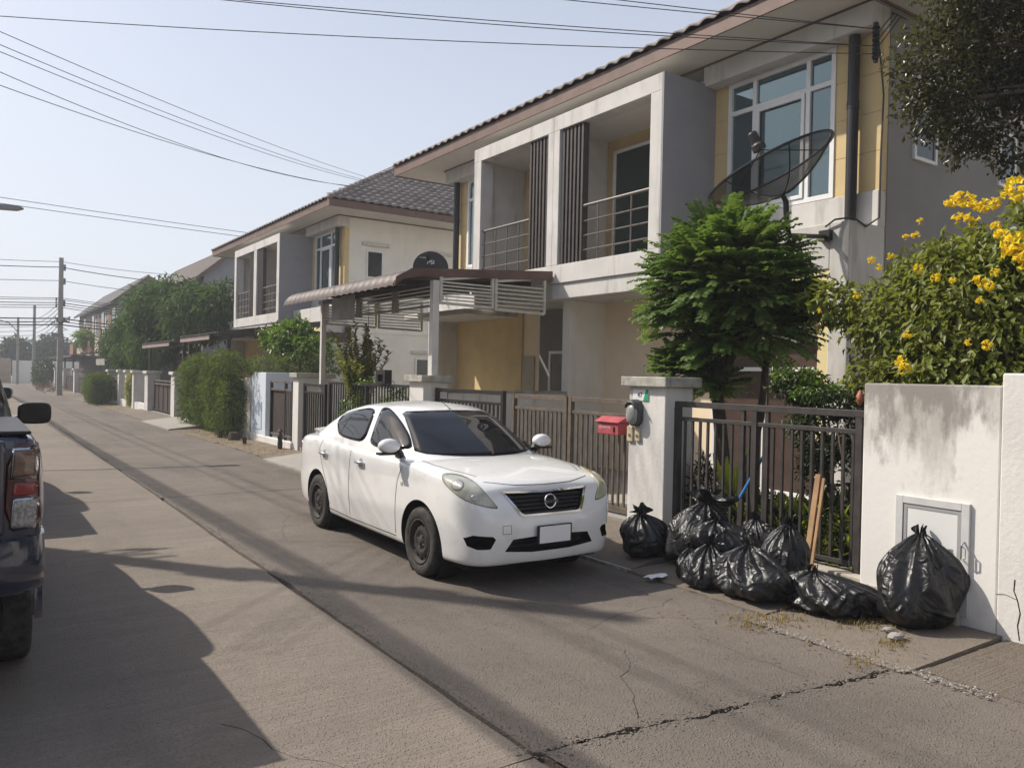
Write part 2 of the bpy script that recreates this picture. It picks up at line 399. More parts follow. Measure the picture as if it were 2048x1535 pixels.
pslab(4.86, 6.2, 2.72, 3.95, .012, .03, m_apron, 302, .02)
pslab(5.12, 6.22, 3.97, 5.55, .018, .06, m_apron, 303, .02)
pslab(5.2, 6.36, 5.57, 11.45, .014, .21, m_apron, 304, .006)
pslab(5.12, 6.36, 11.47, 13.3, .02, .08, m_apron, 305, .03)
pslab(5.0, 6.3, 13.3, 16.3, .03, .17, m_ramp, 306, .02)
pslab(5.15, 6.2, 16.3, 20.5, .01, .05, m_dirt, 307, .05)
pslab(5.1, 6.1, 20.5, 25.3, .01, .04, m_dirt, 308, .05)
pslab(4.95, 6.1, 25.3, 29.6, .03, .16, m_ramp, 309, .02)
pslab(5.15, 6.1, 29.6, 36.5, .01, .12, m_apron, 310, .04)
pslab(5.15, 6.1, 36.5, 47, .01, .05, m_dirt, 311, .05)
pslab(5.05, 6.3, 47, 91, .01, .08, m_apron, 312, .05)
# pale mortar line where the gate ramp meets the street
ln = MB(); w = wob(60, .006, 5)
for i in range(58):
    y0 = 4.85+i*.11; ln.box(5.185+w[i], 5.205+w[i]+rr.uniform(0,.012), y0, y0+.108, -.02, .016)
ln.build('mortar_line', mat('pale_mortar', (.5,.48,.45), .9, .3, 20, bump=.5), pave)
# exposed pebbles along the right lane edge
pb = MB()
for i in range(420):
    y = rr.uniform(2.2, 3.9); x = 4.93+rr.gauss(0,.035)-.02*(y-3); r = rr.uniform(.004,.011)
    pb.lathe([(0.001,-.4*r),(r*.8,0),(r,.25*r),(.001,.9*r)], (x,y,.012), (rr.uniform(-.3,.3),rr.uniform(-.3,.3),1), 6)
stuff(pb.build('exposed_pebbles', mat('pebble', (.34,.31,.28), .8, .5, 30), pave))
hc = MB(); rc = random.Random(31)
for (x, y, dx, dy, n) in ((3.0,3.12,.10,.10,9),(4.3,3.0,-.02,.12,7),(3.7,4.4,.13,.02,8),(1.6,3.1,-.05,.13,8),(.9,7.9,.12,.03,7),(2.9,8.6,.05,.16,8),(4.2,4.5,.1,-.08,6)):
    p = V(x, y, .0006); pts = [p]
    for k in range(n): p = p+V(dx+rc.uniform(-.06,.06), dy+rc.uniform(-.06,.06), 0); pts.append(p)
    for k in range(n):
        a_, b_ = pts[k], pts[k+1]; t_ = (b_-a_).normalized(); w_ = V(-t_.y, t_.x, 0)*rc.uniform(.0012,.0035); hc.add([a_-w_, a_+w_, b_+w_, b_-w_], [(0,1,2,3)])
stuff(hc.build('hairline_cracks', m_void, road))
# rubble and grit along the transverse crack and the lane joint
gr_ = MB()
for i in range(520):
    x = rr.uniform(2.2, 5.0); y = crk(x)+rr.gauss(0,.045); r = rr.uniform(.002,.009)*(1.6 if rr.random() < .08 else 1)
    gr_.lathe([(0.001,-.4*r),(r*.8,0),(r,.25*r),(.001,.8*r)], (x,y,.001), (rr.uniform(-.4,.4),rr.uniform(-.4,.4),1), 5)
for i in range(700):
    y = rr.uniform(2.5, 14); x = 2.285+abs(rr.gauss(0,.05)); r = rr.uniform(.002,.007)
    gr_.lathe([(0.001,-.4*r),(r,.2*r),(.001,.8*r)], (x,y,.001), (rr.uniform(-.4,.4),rr.uniform(-.4,.4),1), 5)
stuff(gr_.build('grit', mat('grit_stone', (.22,.19,.16), .9, .5, 40), road))
# left verge strip beyond the street
lv = MB(); lv.box(-4.6, -2.42, -9, 92, -.12, .10)
struct(lv.build('left_pavement', m_apron))

# dry grass, leaf litter, stones, paper
def grass_patch(spots, mt, n, h, seed):
    r = random.Random(seed); a = MB()
    for (x, y, sx, sy, z) in spots:
        for _ in range(n):
            px = x+r.gauss(0, sx); py = y+r.gauss(0, sy); an = r.uniform(0, 6.28); le = r.uniform(-.9, .9)
            hh = h*r.uniform(.4,1.3); w_ = .004
            dx, dy = math.cos(an), math.sin(an); tx = dx*hh*abs(le)*1.4; ty = dy*hh*abs(le)*1.4
            a.add([(px-dy*w_,py+dx*w_,z),(px+dy*w_,py-dx*w_,z),(px+tx*.5+dy*w_*.7,py+ty*.5-dx*w_*.7,z+hh*.7),(px+tx*.5-dy*w_*.7,py+ty*.5+dx*w_*.7,z+hh*.7),(px+tx,py+ty,z+hh*(1-.4*abs(le)))],
                  [(0,1,2,3),(3,2,4)])
    return a
tag(grass_patch([(4.86,3.95,.12,.1,.0),(4.95,3.85,.15,.08,.01),(5.15,3.75,.2,.08,.02),(5.5,3.45,.18,.05,.02),(5.75,3.42,.1,.08,.02),(5.6,3.3,.12,.08,.02),(5.3,3.05,.08,.05,.01),(4.9,2.95,.1,.06,.0)], m_grass, 85, .04, 3)
    .build('dry_grass', m_grass), 'dry yellow grass tufts at the pavement edge below the rubbish bags', 'grass', kind='stuff')
tag(grass_patch([(5.95,3.62,.06,.08,.03),(6.1,3.95,.05,.05,.05)], m_leaf8, 90, .1, 4)
    .build('weeds', m_leaf8), 'green weeds at the foot of the stained white wall', 'weeds', kind='stuff')
tag(grass_patch([(5.5,17+i*.9,.3,.4,.03) for i in range(12)]+[(5.35,37+i*1.3,.3,.6,.03) for i in range(7)], m_grass, 60, .06, 5)
    .build('verge_grass', m_grass), 'thin dry grass on the dirt verge along the hedge', 'grass', kind='stuff')
rr2 = random.Random(21)
lt = MB()
for i in range(150):
    x = rr2.uniform(4.3, 6.0); y = rr2.choice([rr2.uniform(2.6, 4.4), rr2.uniform(17, 34)]); an = rr2.uniform(0,6.28); s = rr2.uniform(.012,.03)
    c, sn = math.cos(an)*s, math.sin(an)*s; z = .02 if x < 4.9 else .055 if y > 3.96 and y < 6 else .05
    lt.add([(x-c,y-sn,z),(x+sn*.4,y-c*.4,z+.006),(x+c,y+sn,z+.002),(x-sn*.4,y+c*.4,z+.008)], [(0,1,2,3)])
tag(lt.build('leaf_litter', mat('dead_leaf', (.22,.13,.06), .8, .4, 30)), 'scattered brown dead leaves on the pavement', 'leaves', kind='stuff')
def stone(x, y, z, r, seed, label):
    q = random.Random(seed); a = MB(); rows = []
    for i in range(7):
        th = math.pi*i/6; rows.append([(x+r*1.5*math.sin(th)*math.cos(p)*q.uniform(.75,1.2), y+r*math.sin(th)*math.sin(p)*q.uniform(.75,1.2), z+r*.35+r*.6*math.cos(th)*q.uniform(.8,1.1)) for p in [2*math.pi*j/9 for j in range(9)]])
    a.grid(rows, closed=True); o = a.build('stone', m_ramp, bevel=0); tag(o, label, 'stone'); return fixnormals(o)
stone(5.42, 3.08, .03, .05, 1, 'chipped white lump of concrete beside the big black bag')
stone(5.53, 3.2, .03, .035, 2, 'small broken concrete lump next to a larger white lump')
pp = MB(); q = G(1312, 1148, .06); pp.grid([[(q.x-.11+.07*i, q.y-.05+.035*j, .045+.008*math.sin(i*2+j*1.7)+.01*(i==3)) for j in range(4)] for i in range(4)])
tag(pp.build('paper_scrap', m_paper), 'crumpled white paper scrap on the pavement by the bags', 'paper')
# ---------------------------------------------------------------- duplex houses
YC = 11.62
def my(y, mir): return 2*YC-y if mir else y
def yb(mb, x0, x1, ya, yb_, z0, z1, mir, m=0):
    a, b = sorted((my(ya, mir), my(yb_, mir))); return mb.box(x0, x1, a, b, z0, z1, m)
# roman tile, local: x across (0..w), y up the slope (0..l), z out of the slope
TW, TL = .30, .335
def tile_mesh():
    a = MB(); n = 8; up = []; lo = []
    for i in range(n+1):
        s = i/n; z = .042*(0.5-0.5*math.cos(2*math.pi*s))**.8
        up.append((s*TW, z))
    rows = [[(x, TL+.05, z+.004) for x, z in up], [(x, 0, z+.042) for x, z in up], [(x, 0, z+.012) for x, z in up]]
    a.grid(rows); return a
_t = tile_mesh()
tile_me = bpy.data.meshes.new('tile'); tile_me.from_pydata([tuple(p) for p in _t.v], [], _t.f); tile_me.materials.append(m_tile)
tile_me.polygons.foreach_set('use_smooth', [True]*len(_t.f)); tile_me.update()
def roof_field(O, e, g, inside, ncol, nrow, pick, parent, tile_name='roof_tile'):
    """tiles on the plane through O (eave corner) with eave dir e, upslope dir g; pick(r,c)-> own object"""
    nrm = e.cross(g).normalized(); bulk = MB(); cnt = 0
    rot = Matrix((e, g, nrm)).transposed()
    for r in range(nrow):
        for c in range(ncol):
            s = (c+.5)*TW; t = (r+.5)*TL
            if not inside(s, t): continue
            P = O + e*(c*TW) + g*(r*TL-.04) + nrm*(.02)
            if pick(r, c) and cnt < 300:
                cnt += 1; o = inst(tile_me, tile_name, parent, P); o.rotation_euler = rot.to_euler()
            else:
                bulk.add([P + rot @ v for v in _t.v], _t.f)
    if bulk.v: stuff(bulk.build('roof_tiles', m_tile, parent, smooth=True))
EX0, EX1, EH = 8.89, 19.9, 6.85            # eave front X, back X, half length in Y
SLP = .58
def hip_roof(parent, pick_front, pick_side, zs=6.8):
    y0, y1 = YC-EH, YC+EH; zt = zs+.22; hd = (EX1-EX0)/2; zr = zt+hd*SLP
    xm = (EX0+EX1)/2; A,B,C,D = V(EX0,y0,zt),V(EX0,y1,zt),V(EX1,y1,zt),V(EX1,y0,zt); r0,r1 = V(xm,y0+hd,zr),V(xm,y1-hd,zr)
    rf = MB(); rf.add([A,B,C,D,r0,r1], [(0,4,5,1),(1,5,2),(2,5,4,3),(3,4,0),(0,1,2,3)]); rf = rf.build('roof', m_tile, parent)
    k = 1/math.sqrt(1+SLP*SLP); hl = hd/k
    gF = V(k,0,SLP*k); gN = V(0,k,SLP*k); gS = V(0,-k,SLP*k)
    LY = 2*EH; LX = EX1-EX0
    nr = int(hl/TL)+1
    def ins(L): return lambda s, t: t < hl and (t*k) < s < L-(t*k)
    # front slope runs from far corner to near corner so that e x g points outward
    roof_field(B, V(0,-1,0), gF, ins(LY), int(LY/TW)+1, nr, pick_front, rf)
    roof_field(A, V(1,0,0), gN, ins(LX), int(LX/TW)+1, nr, pick_side, rf)
    roof_field(C, V(-1,0,0), gS, ins(LX), int(LX/TW)+1, nr, lambda r,c: False, rf)
    cap_t = MB()
    for (p, q) in ((A, r0), (B, r1), (C, r1), (D, r0), (r0, r1)):
        d = q-p; n = int(d.length/.34)
        for i in range(n):
            a_ = p + d*(i/n); b_ = p + d*((i+1.12)/n); cap_t.tube([a_+V(0,0,.035), b_+V(0,0,.018)], [.085,.07], 8)
    cp = MB()
    cap_t.build('ridge_caps', m_tile, rf, smooth=True)['kind'] = 'stuff'
    f = MB(); t = .025
    f.box(EX0-.005, EX0+t, y0, y1, zs, zs+.215); f.box(EX1-t, EX1, y0, y1, zs, zs+.215)
    f.box(EX0+t, EX1-t, y0-.005, y0+t, zs, zs+.215); f.box(EX0+t, EX1-t, y1-t, y1, zs, zs+.215)
    f.build('fascia', m_fascia, rf)
    s = MB(); s.box(EX0+t+.001, EX1-t-.001, y0+t+.001, y1-t-.001, zs+.02, zs+.05); s.build('soffit', m_soffit, rf)
    bd = MB()
    bd.box(9.655, 9.675, YC-5.66, YC+5.66, zs-.015, zs+.019); bd.box(9.68, EX1-1, YC-5.67, YC-5.65, zs-.015, zs+.019); bd.build('trim_strip', m_fascia, rf)
    return rf
def window_parts(parent, name, X, ys, zs, splits_y, splits_z, fw_=.06, glass=None, depth=.07, axis='x', Yp=0, skip_panes=()):
    """window in plane X (axis x) spanning ys/zs; frame bars + pane objects"""
    fr = MB()
    y0, y1 = sorted(ys); z0, z1 = zs
    def bx(a0, a1, c0, c1, d0, d1, mb):
        if axis == 'x': mb.box(X-d1, X-d0, a0, a1, c0, c1)
        else: mb.box(a0, a1, Yp-d1, Yp-d0, c0, c1)
    bx(y0, y0+fw_, z0, z1, 0, depth, fr); bx(y1-fw_, y1, z0, z1, 0, depth, fr)
    bx(y0+fw_, y1-fw_, z0, z0+fw_, .002, depth-.002, fr); bx(y0+fw_, y1-fw_, z1-fw_, z1, .002, depth-.002, fr)
    for s in splits_y: bx(s-fw_/2, s+fw_/2, z0+fw_, z1-fw_, .004, depth-.004, fr)
    for s in splits_z: bx(y0+fw_, y1-fw_, s-fw_/2, s+fw_/2, .006, depth-.006, fr)
    w_ = fr.build(name, m_framewhite, parent, bevel=.004)
    if axis == 'x' and (glass is m_glass or glass is None):
        for (a0, a1) in ((y0+.05, y0+.05+(y1-y0)*.30), (y1-.05-(y1-y0)*.22, y1-.05)):
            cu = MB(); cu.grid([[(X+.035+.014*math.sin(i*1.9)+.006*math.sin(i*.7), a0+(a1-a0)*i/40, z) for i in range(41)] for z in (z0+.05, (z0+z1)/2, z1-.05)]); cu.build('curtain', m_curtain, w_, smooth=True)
        bk = MB(); bk.box(X+.058, X+.062, y0+.02, y1-.02, z0+.02, z1-.02); bk.build('dark_backing', m_void, w_)  # thin black sheet whose colour stands in for the unlit room
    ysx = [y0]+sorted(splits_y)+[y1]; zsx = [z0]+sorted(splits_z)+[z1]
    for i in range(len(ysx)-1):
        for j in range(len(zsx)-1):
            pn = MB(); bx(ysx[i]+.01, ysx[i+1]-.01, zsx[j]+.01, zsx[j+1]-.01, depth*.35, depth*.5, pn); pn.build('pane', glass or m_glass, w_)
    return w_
def duplex(label):
    H = thing('duplex_house', (9.92, YC, 0), label, 'house')
    W = MB()                                     # main mass, upper and lower walls (cut back behind the front bays)
    W.box(10.07, 18.9, YC-5.6, YC+5.6, 0, 6.79)
    W.build('wall', m_cream, H)
    for mir in (0, 1):
        s = -1
        # upper front wall around window bay
        for (ya_, yb2) in ((6.02, 6.70), (8.59, 8.9)):
            zz = [4.38, 4.9, 5.42, 5.94, 6.48]
            for k in range(4): a = MB(); yb(a, 9.92, 10.07, ya_, yb2, zz[k]+(.006 if k else 0), zz[k+1], mir); a.build('yellow_panel', m_yellow, H)
            a = MB(); yb(a, 9.935, 10.066, ya_+.002, yb2-.002, 4.385, 6.475, mir); a.build('panel_backing', m_beige, H)
        b = MB(); yb(b, 9.90, 10.07, 6.02, 8.9, 3.9, 4.379, mir); yb(b, 9.92, 10.066, 6.32, 8.85, 3.2, 3.898, mir); b.build('window_band', m_white, H, bevel=.01)
        b = MB(); yb(b, 9.66, 10.068, 6.02, 8.9, 6.48, 6.80, mir); b.build('beam', m_white, H, bevel=.01)
        ys = (my(6.70, mir), my(8.59, mir))
        w_ = window_parts(H, 'window', 9.99, ys, (4.385, 6.478), [my(8.085, mir), my(7.14, mir)], [6.0], .07, m_glass, .09)
        ca = MB()
        for (a0, a1, c0, c1) in ((7.185,7.24,4.46,5.96),(7.985,8.04,4.46,5.96),(7.24,7.985,4.46,4.515),(7.24,7.985,5.905,5.96)): yb(ca, 9.885, 9.925, a0, a1, c0, c1, mir)
        ca.build('casement_frame', m_framewhite, w_, bevel=.004)
        # downpipe
        d = MB(); yy = my(6.36, mir); d.tube([(9.80, yy, 3.93), (9.80, yy, 6.47)], .075, 16); d.tube([(9.80, yy, 5.5), (9.80, yy, 5.6)], .082, 16); d.build('downpipe', m_pipe, H, smooth=False)
        # portico
        p = MB(); yb(p, 9.27, 10.06, 6.02, 6.30, 0, 3.9, mir); p.build('portico_pier', m_white, H, bevel=.012)
        p = MB(); yb(p, 9.27, 9.90, 6.301, 9.05, 3.3, 3.899, mir); p.build('portico_beam', m_white, H, bevel=.012)
        if not mir:
            p = MB(); yb(p, 9.29, 9.40, 6.30, 6.46, .12, 3.298, mir); p.build('portico_trim', m_yellowpale, H, bevel=.006)
            p = MB(); yb(p, 9.292, 9.398, 6.46, 8.85, 3.13, 3.298, mir); p.build('portico_trim', m_yellowpale, H, bevel=.006)
            dr = window_parts(H, 'sliding_door', 9.93, (my(6.75, mir), my(8.75, mir)), (.16, 2.45), [my(7.75, mir)], [2.0], .06, m_brownwood, .07)
            st = MB(); yb(st, 9.0, 9.93, 6.31, 9.0, 0, .14, mir); st.build('step', m_ramp, H, bevel=.01)
        p = MB(); yb(p, 9.93, 10.068, 6.3, 9.05, 0, 3.199, mir); p.build('porch_wall', m_yellow if mir else m_beige, H)
        # balcony
        c = MB(); yb(c, 8.752, 10.06, 8.86, 8.888, 3.50, 6.518, mir); c.build('balcony_side', m_grey, H)
        c = MB(); yb(c, 9.051, 10.06, 8.89, 9.02, 3.5, 6.26, mir); c.build('balcony_inner_wall', m_white, H)
        c = MB()
        yb(c, 8.75, 9.05, 8.89, 9.14, 3.83, 6.25, mir)                      # side post of frame
        yb(c, 8.75, 9.05, 8.89, YC, 6.25, 6.52, mir)                        # head
        yb(c, 8.75, 9.05, 8.89, YC, 3.5, 3.83, mir)                        # sill
        yb(c, 8.75, 9.05, YC-.17, YC, 3.83, 6.25, mir)                      # divider
        c.build('balcony_frame', m_white, H, bevel=.008)
        c = MB(); yb(c, 8.79, 10.06, 8.9, YC, 3.22, 3.499, mir); c.build('balcony_slab', m_white, H, bevel=.01)
        c = MB(); yb(c, 9.052, 10.06, 8.89, YC-.05, 6.26, 6.5, mir); c.build('balcony_ceiling', m_soffit, H)
        c = MB(); yb(c, 9.05, 10.05, YC-.09, YC, 3.5, 6.26, mir); c.build('balcony_party_wall', m_white, H)
        c = MB(); yb(c, 9.96, 10.068, 9.02, YC-.09, 3.5, 6.26, mir); c.build('balcony_back_wall', m_yellow, H)
        window_parts(H, 'balcony_door', 9.955, (my(9.3, mir), my(11.3, mir)), (3.55, 6.03), [my(10.3, mir)], [], .06, m_glassgreen, .06)
        for i in range(6):
            c = MB(); y = 11.40-i*.105; yb(c, 8.79, 8.92, y-.05, y, 3.83, 6.25, mir); c.build('louvre_slat', m_brown, H)
        rl = MB(); y0, y1 = my(9.14, mir), my(10.85, mir)
        rl.tube([(8.83, y0, 4.8), (8.83, y1, 4.8)], .026, 8)
        rail = rl.build('balcony_rail', m_railmetal, H)
        for z in (4.03, 4.28, 4.53):
            t_ = MB(); t_.tube([(8.83, y0, z), (8.83, y1, z)], .014, 6); t_.build('rail_bar', m_railmetal, rail)
        for y in (9.2, 9.62, 10.03, 10.44):
            t_ = MB(); t_.tube([(8.83, my(y, mir), 3.83), (8.83, my(y, mir), 4.79)], .016, 6); t_.build('baluster', m_railmetal, rail)
        # ground floor under the balcony
        c = MB(); yb(c, 9.12, 9.98, YC-.10, YC, 0, 3.22, mir); c.build('party_wall', m_cream, H)
        c = MB(); yb(c, 9.98, 10.068, 9.05, YC, 0, 3.22, mir); c.build('ground_floor_wall', m_beige, H)
        if mir:
            c = MB(); c.box(8.6, 9.92, 14.4, 17.19, 3.10, 3.215); c.build('porch_slab', m_white, H, bevel=.01)
            window_parts(H, 'window', 9.975, (12.15, 13.2), (1.0, 2.35), [12.7], [], .06, m_glassdark, .06)
            dd = MB(); dd.box(9.95, 9.978, 13.75, 14.7, .15, 2.25); dd.build('panel_door', mat('beige_door', (.46,.40,.31), .6, .1, 4), H, bevel=.01)
            c = MB(); c.box(9.94, 9.978, YC+.1, 13.55, 0, 3.2); c.build('recess_shade_sheet', mat('shaded_grey_wall', (.22,.205,.19), .9, .1, 3), H)  # flat sheet on the wall; its dark colour stands in for a recess in shade
    # side wall windows (both gable sides), with hoods
    for mir in (0, 1):
        Yp = my(6.02, mir); 
        for (x0, x1, z0, z1) in ((10.66,11.25,4.9,5.8),(13.05,13.6,4.9,5.75),(12.5,13.1,1.5,2.36),(15.4,16.2,4.9,5.8)):
            if not mir:
                window_parts(H, 'side_window', 0, (x0, x1), (z0, z1), [], [], .05, m_glassdark, .05, 'y', Yp+.0)
                h = MB(); h.box(x0-.16, x1+.2, Yp-.1, Yp, z1+.14, z1+.24); h.build('window_hood', m_white, H, bevel=.01)
    c = MB(); c.box(10.0, 18.8, YC-5.635, YC-5.6, 3.12, 3.2); c.build('string_course', m_cream, H)
    return H
houseA = duplex('two-storey duplex with framed double balcony behind the white sedan')
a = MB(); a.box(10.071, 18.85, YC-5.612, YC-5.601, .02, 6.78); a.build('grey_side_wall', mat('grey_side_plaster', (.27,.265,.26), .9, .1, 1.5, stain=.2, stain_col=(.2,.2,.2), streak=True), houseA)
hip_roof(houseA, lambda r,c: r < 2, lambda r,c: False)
houseB = thing('duplex_house', (9.92, YC+18.1, 0), 'two-storey duplex with grey hip roof and white side wall beyond the carport', 'house')
for ch in [k for k in houseA.children if k.name.split('.')[0] not in ('roof','grey_side_wall')]: copy_tree(ch, houseB)
YCs = YC
YC = YCs+18.1; hip_roof(houseB, lambda r,c: False, lambda r,c: True); YC = YCs
# ---------------------------------------------------------------- yards, boundary walls, pillars, gates, fences
yd = MB(); yd.box(6.2, 9.99, 3.0, 20.4, -.1, .13)
struct(yd.build('front_yard', m_yard))
yd = MB(); yd.box(6.2, 9.99, 20.45, 40, -.1, .12)
struct(yd.build('neighbour_yard', m_yard))
def wall_mat():
    m = mat('stained_white_wall', (.74,.72,.69), .88)
    N = m.node_tree.nodes; L = m.node_tree.links; b = N['Principled BSDF']
    ge = N.new('ShaderNodeNewGeometry'); sp = N.new('ShaderNodeSeparateXYZ'); L.new(ge.outputs['Position'], sp.inputs[0])
    def noise(sc, scl, det=9, rg=.66):
        mp = N.new('ShaderNodeMapping'); mp.inputs['Scale'].default_value = scl; L.new(ge.outputs['Position'], mp.inputs['Vector'])
        n = N.new('ShaderNodeTexNoise'); n.inputs['Scale'].default_value = sc; n.inputs['Detail'].default_value = det; n.inputs['Roughness'].default_value = rg
        L.new(mp.outputs[0], n.inputs['Vector']); return n.outputs['Fac']
    def mr(s, a, c, lo=0., hi=1.):
        r = N.new('ShaderNodeMapRange'); L.new(s, r.inputs[0]); r.inputs[1].default_value = a; r.inputs[2].default_value = c; r.inputs[3].default_value = lo; r.inputs[4].default_value = hi; return r.outputs[0]
    def op(o, a, c):
        x = N.new('ShaderNodeMath'); x.operation = o
        for i, s in enumerate((a, c)):
            if isinstance(s, float): x.inputs[i].default_value = s
            else: L.new(s, x.inputs[i])
        x.use_clamp = True; return x.outputs[0]
    def mix(f, a, c):
        x = N.new('ShaderNodeMix'); x.data_type = 'RGBA'; L.new(f, x.inputs[0])
        for s, i in ((a, 6), (c, 7)):
            if isinstance(s, tuple): x.inputs[i].default_value = (*s, 1)
            else: L.new(s, x.inputs[i])
        return x.outputs[2]
    top = mr(sp.outputs[2], .85, 1.85, 0., .40)               # rain stains run down from the coping
    left = mr(sp.outputs[1], 2.75, 3.1, -.2, .0)
    s1 = mr(op('ADD', op('ADD', noise(2.6, (1,1,.30)), top), left), .62, .80)
    s2 = mr(op('ADD', op('ADD', noise(7.5, (1,1,.4)), top), left), .70, .86)
    c = mix(op('MULTIPLY', s1, .75), (.74,.72,.69), (.36,.335,.30))
    c = mix(op('MULTIPLY', s2, .65), c, (.16,.15,.135))
    low = mr(sp.outputs[2], .0, .5, .16, 0.)
    s3 = mr(op('ADD', noise(3.2, (1,1,.8)), low), .60, .78)
    c = mix(op('MULTIPLY', s3, .5), c, (.33,.29,.25))
    L.new(c, b.inputs['Base Color'])
    bp = N.new('ShaderNodeBump'); bp.inputs['Distance'].default_value = .0022; L.new(noise(22, (1,1,1)), bp.inputs['Height']); L.new(bp.outputs[0], b.inputs['Normal'])
    return m
m_wallst = wall_mat()
m_footing = mat('stained_footing', (.42,.38,.32), .92, .4, 4, stain=.6, stain_col=(.12,.10,.08), stain_scale=4, bump=.8, bscale=18)
W = thing('boundary_wall', (6.24, 3.3, 0), 'rain-stained white boundary wall with a square utility hatch', 'wall')
a = MB(); a.box(6.16, 6.32, 2.76, 3.83, .02, 1.82); a.build('low_section', m_wallst, W, bevel=.012)
a = MB(); a.box(6.155, 6.33, -6, 2.758, -.02, 1.91); a.build('high_section', m_whiteold, W, bevel=.012)
a = MB(); a.box(6.10, 6.36, 3.0, 3.86, -.05, .16); a.build('footing', m_footing, W, bevel=.03)
u = MB(); m_alu = mat('grey_aluminium', (.58,.58,.575), .45, .1, 8)
for (y0, y1, z0, z1) in ((3.46,3.52,.10,.94),(2.95,3.01,.10,.94),(3.01,3.46,.88,.94),(3.01,3.46,.10,.14)): u.box(6.135, 6.16, y0, y1, z0, z1)
uf = u.build('hatch_frame', m_alu, W, bevel=.004)
u = MB()
for (y0, y1, z0, z1) in ((3.43,3.457,.14,.877),(3.013,3.04,.14,.877),(3.04,3.43,.85,.877)): u.box(6.142, 6.16, y0, y1, z0, z1)
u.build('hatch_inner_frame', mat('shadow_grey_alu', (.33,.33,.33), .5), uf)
u = MB(); u.box(6.146, 6.16, 3.04, 3.43, .14, .85); ud = u.build('hatch_door', mat('hatch_white', (.72,.72,.71), .5, .05, 4), W)
u = MB(); u.tube([(6.133,2.985,.52),(6.10,2.985,.53),(6.10,2.985,.63),(6.12,2.985,.65),(6.133,2.985,.66)], .006, 6); u.tube([(6.10,2.985,.53),(6.10,2.955,.54),(6.10,2.955,.61),(6.10,2.985,.63)], .005, 6); u.build('hatch_handle', m_chrome, ud)
ck = MB(); pts = [(2.60,.0),(2.615,.10),(2.60,.19),(2.62,.28),(2.645,.34),(2.64,.42)]
ck.tube([(6.154,y,z+.03) for y,z in pts], .0035, 5); ck.tube([(6.154,2.62,.31),(6.154,2.70,.33),(6.154,2.76,.32)], .002, 5)
ck.build('crack', m_void, W)

def pillar(y0, y1, x0, x1, h, label, mt=m_white, cap=True, group=None, z0=-.02, capm=m_cap):
    P = thing('gate_pillar', ((x0+x1)/2, (y0+y1)/2, 0), label, 'pillar', group)
    a = MB(); a.box(x0, x1, y0, y1, z0, h-.11 if cap else h); a.build('shaft', mt, P, bevel=.01)
    if cap: a = MB(); a.box(x0-.07, x1+.07, y0-.07, y1+.07, h-.11, h); a.build('cap', capm, P, bevel=.012)
    return P
pillar(6.11, 6.67, 6.16, 6.58, 1.84, 'white gate pillar with house number plate and oval lamp', m_whiteold)
pillar(11.55, 12.05, 6.15, 6.6, 1.80, 'white gate pillar with stained cap behind the white sedan roof', m_whiteold)
pillar(17.49, 17.86, 6.16, 6.95, 1.79, 'white gate pillar with mossy cap beside the pale blue wall', m_whiteold)
fp = [(30.0, 30.6, 'white capped pillar between two black gates beyond the hedge'), (35.0, 35.7, 'white capped pillar at the far end of the slatted black gate'), (38.3, 38.7, 'thin peeling white pillar with a climbing plant'),
      (40.2, 40.6, 'thin white pillar with a wall lamp'), (42.4, 42.8, 'narrow white pillar beside a brown garden door'), (45.6, 46.3, 'white pillar touching the clipped square bush'), (61.5, 62.1, 'white pillar just beyond the tall concrete utility pole'), (69, 69.6, 'far white pillar by the long dark carport'), (76, 76.6, 'farthest white pillar near the tan end wall')]
for (a_, b_, lb) in fp: pillar(a_, b_, 6.08, 6.55, 1.72, lb, m_white, capm=m_white)
# number plate, lamp, bell boxes on the near pillar
t = thing('house_number_plate', (6.158, 6.5, 1.63), 'small house number plate with green corner on the white pillar', 'sign')
a = MB(); a.box(6.150, 6.159, 6.36, 6.60, 1.575, 1.70); a.build('plate', m_framewhite, t)
a = MB(); a.prism([(6.149,6.362,1.577),(6.149,6.362,1.698),(6.149,6.395,1.698),(6.149,6.435,1.577)], (-.002,0,0)); a.build('green_corner', m_green, t)
def text_obj(body, size, loc, rot, mt, parent, name='lettering', ext=.001):
    cu = bpy.data.curves.new(name, 'FONT'); cu.body = body; cu.size = size; cu.extrude = ext; cu.align_x = 'CENTER'; cu.align_y = 'CENTER'
    ob = bpy.data.objects.new('tmp', cu); COL.objects.link(ob)
    dg = bpy.context.evaluated_depsgraph_get(); me = bpy.data.meshes.new_from_object(ob.evaluated_get(dg))
    bpy.data.objects.remove(ob); o = bpy.data.objects.new(name, me); COL.objects.link(o); me.materials.clear(); me.materials.append(mt)
    o.parent = parent; o.location = Vector(loc)-OFF.get(parent, Vector((0,0,0))); o.rotation_euler = rot; OFF[o] = Vector(loc); return o
text_obj('47', .075, (6.1485, 6.49, 1.635), (R(90),0,R(-90)), m_black, t)
t = thing('bulkhead_lamp', (6.16, 6.53, 1.43), 'grey oval bulkhead lamp on the white gate pillar', 'lamp')
def stadium(yc, zc, w, h, n=10):
    r = w/2; pts = []
    for i in range(n+1): an = math.pi*i/n; pts.append((yc+r*math.cos(an), zc+h/2-r+r*math.sin(an)))
    for i in range(n+1): an = math.pi+math.pi*i/n; pts.append((yc+r*math.cos(an), zc-h/2+r+r*math.sin(an)))
    return pts
a = MB(); rows = []
for (sc, x) in ((1,6.16),(1,6.10),(.93,6.085)): rows.append([(x, 6.535+(y-6.535)*sc, 1.44+(z-1.44)*sc) for y, z in stadium(6.535, 1.44, .19, .30)])
a.grid(rows, closed=True); a.build('housing', mat('dark_grey_metal', (.07,.07,.075), .5, .2, 10), t)
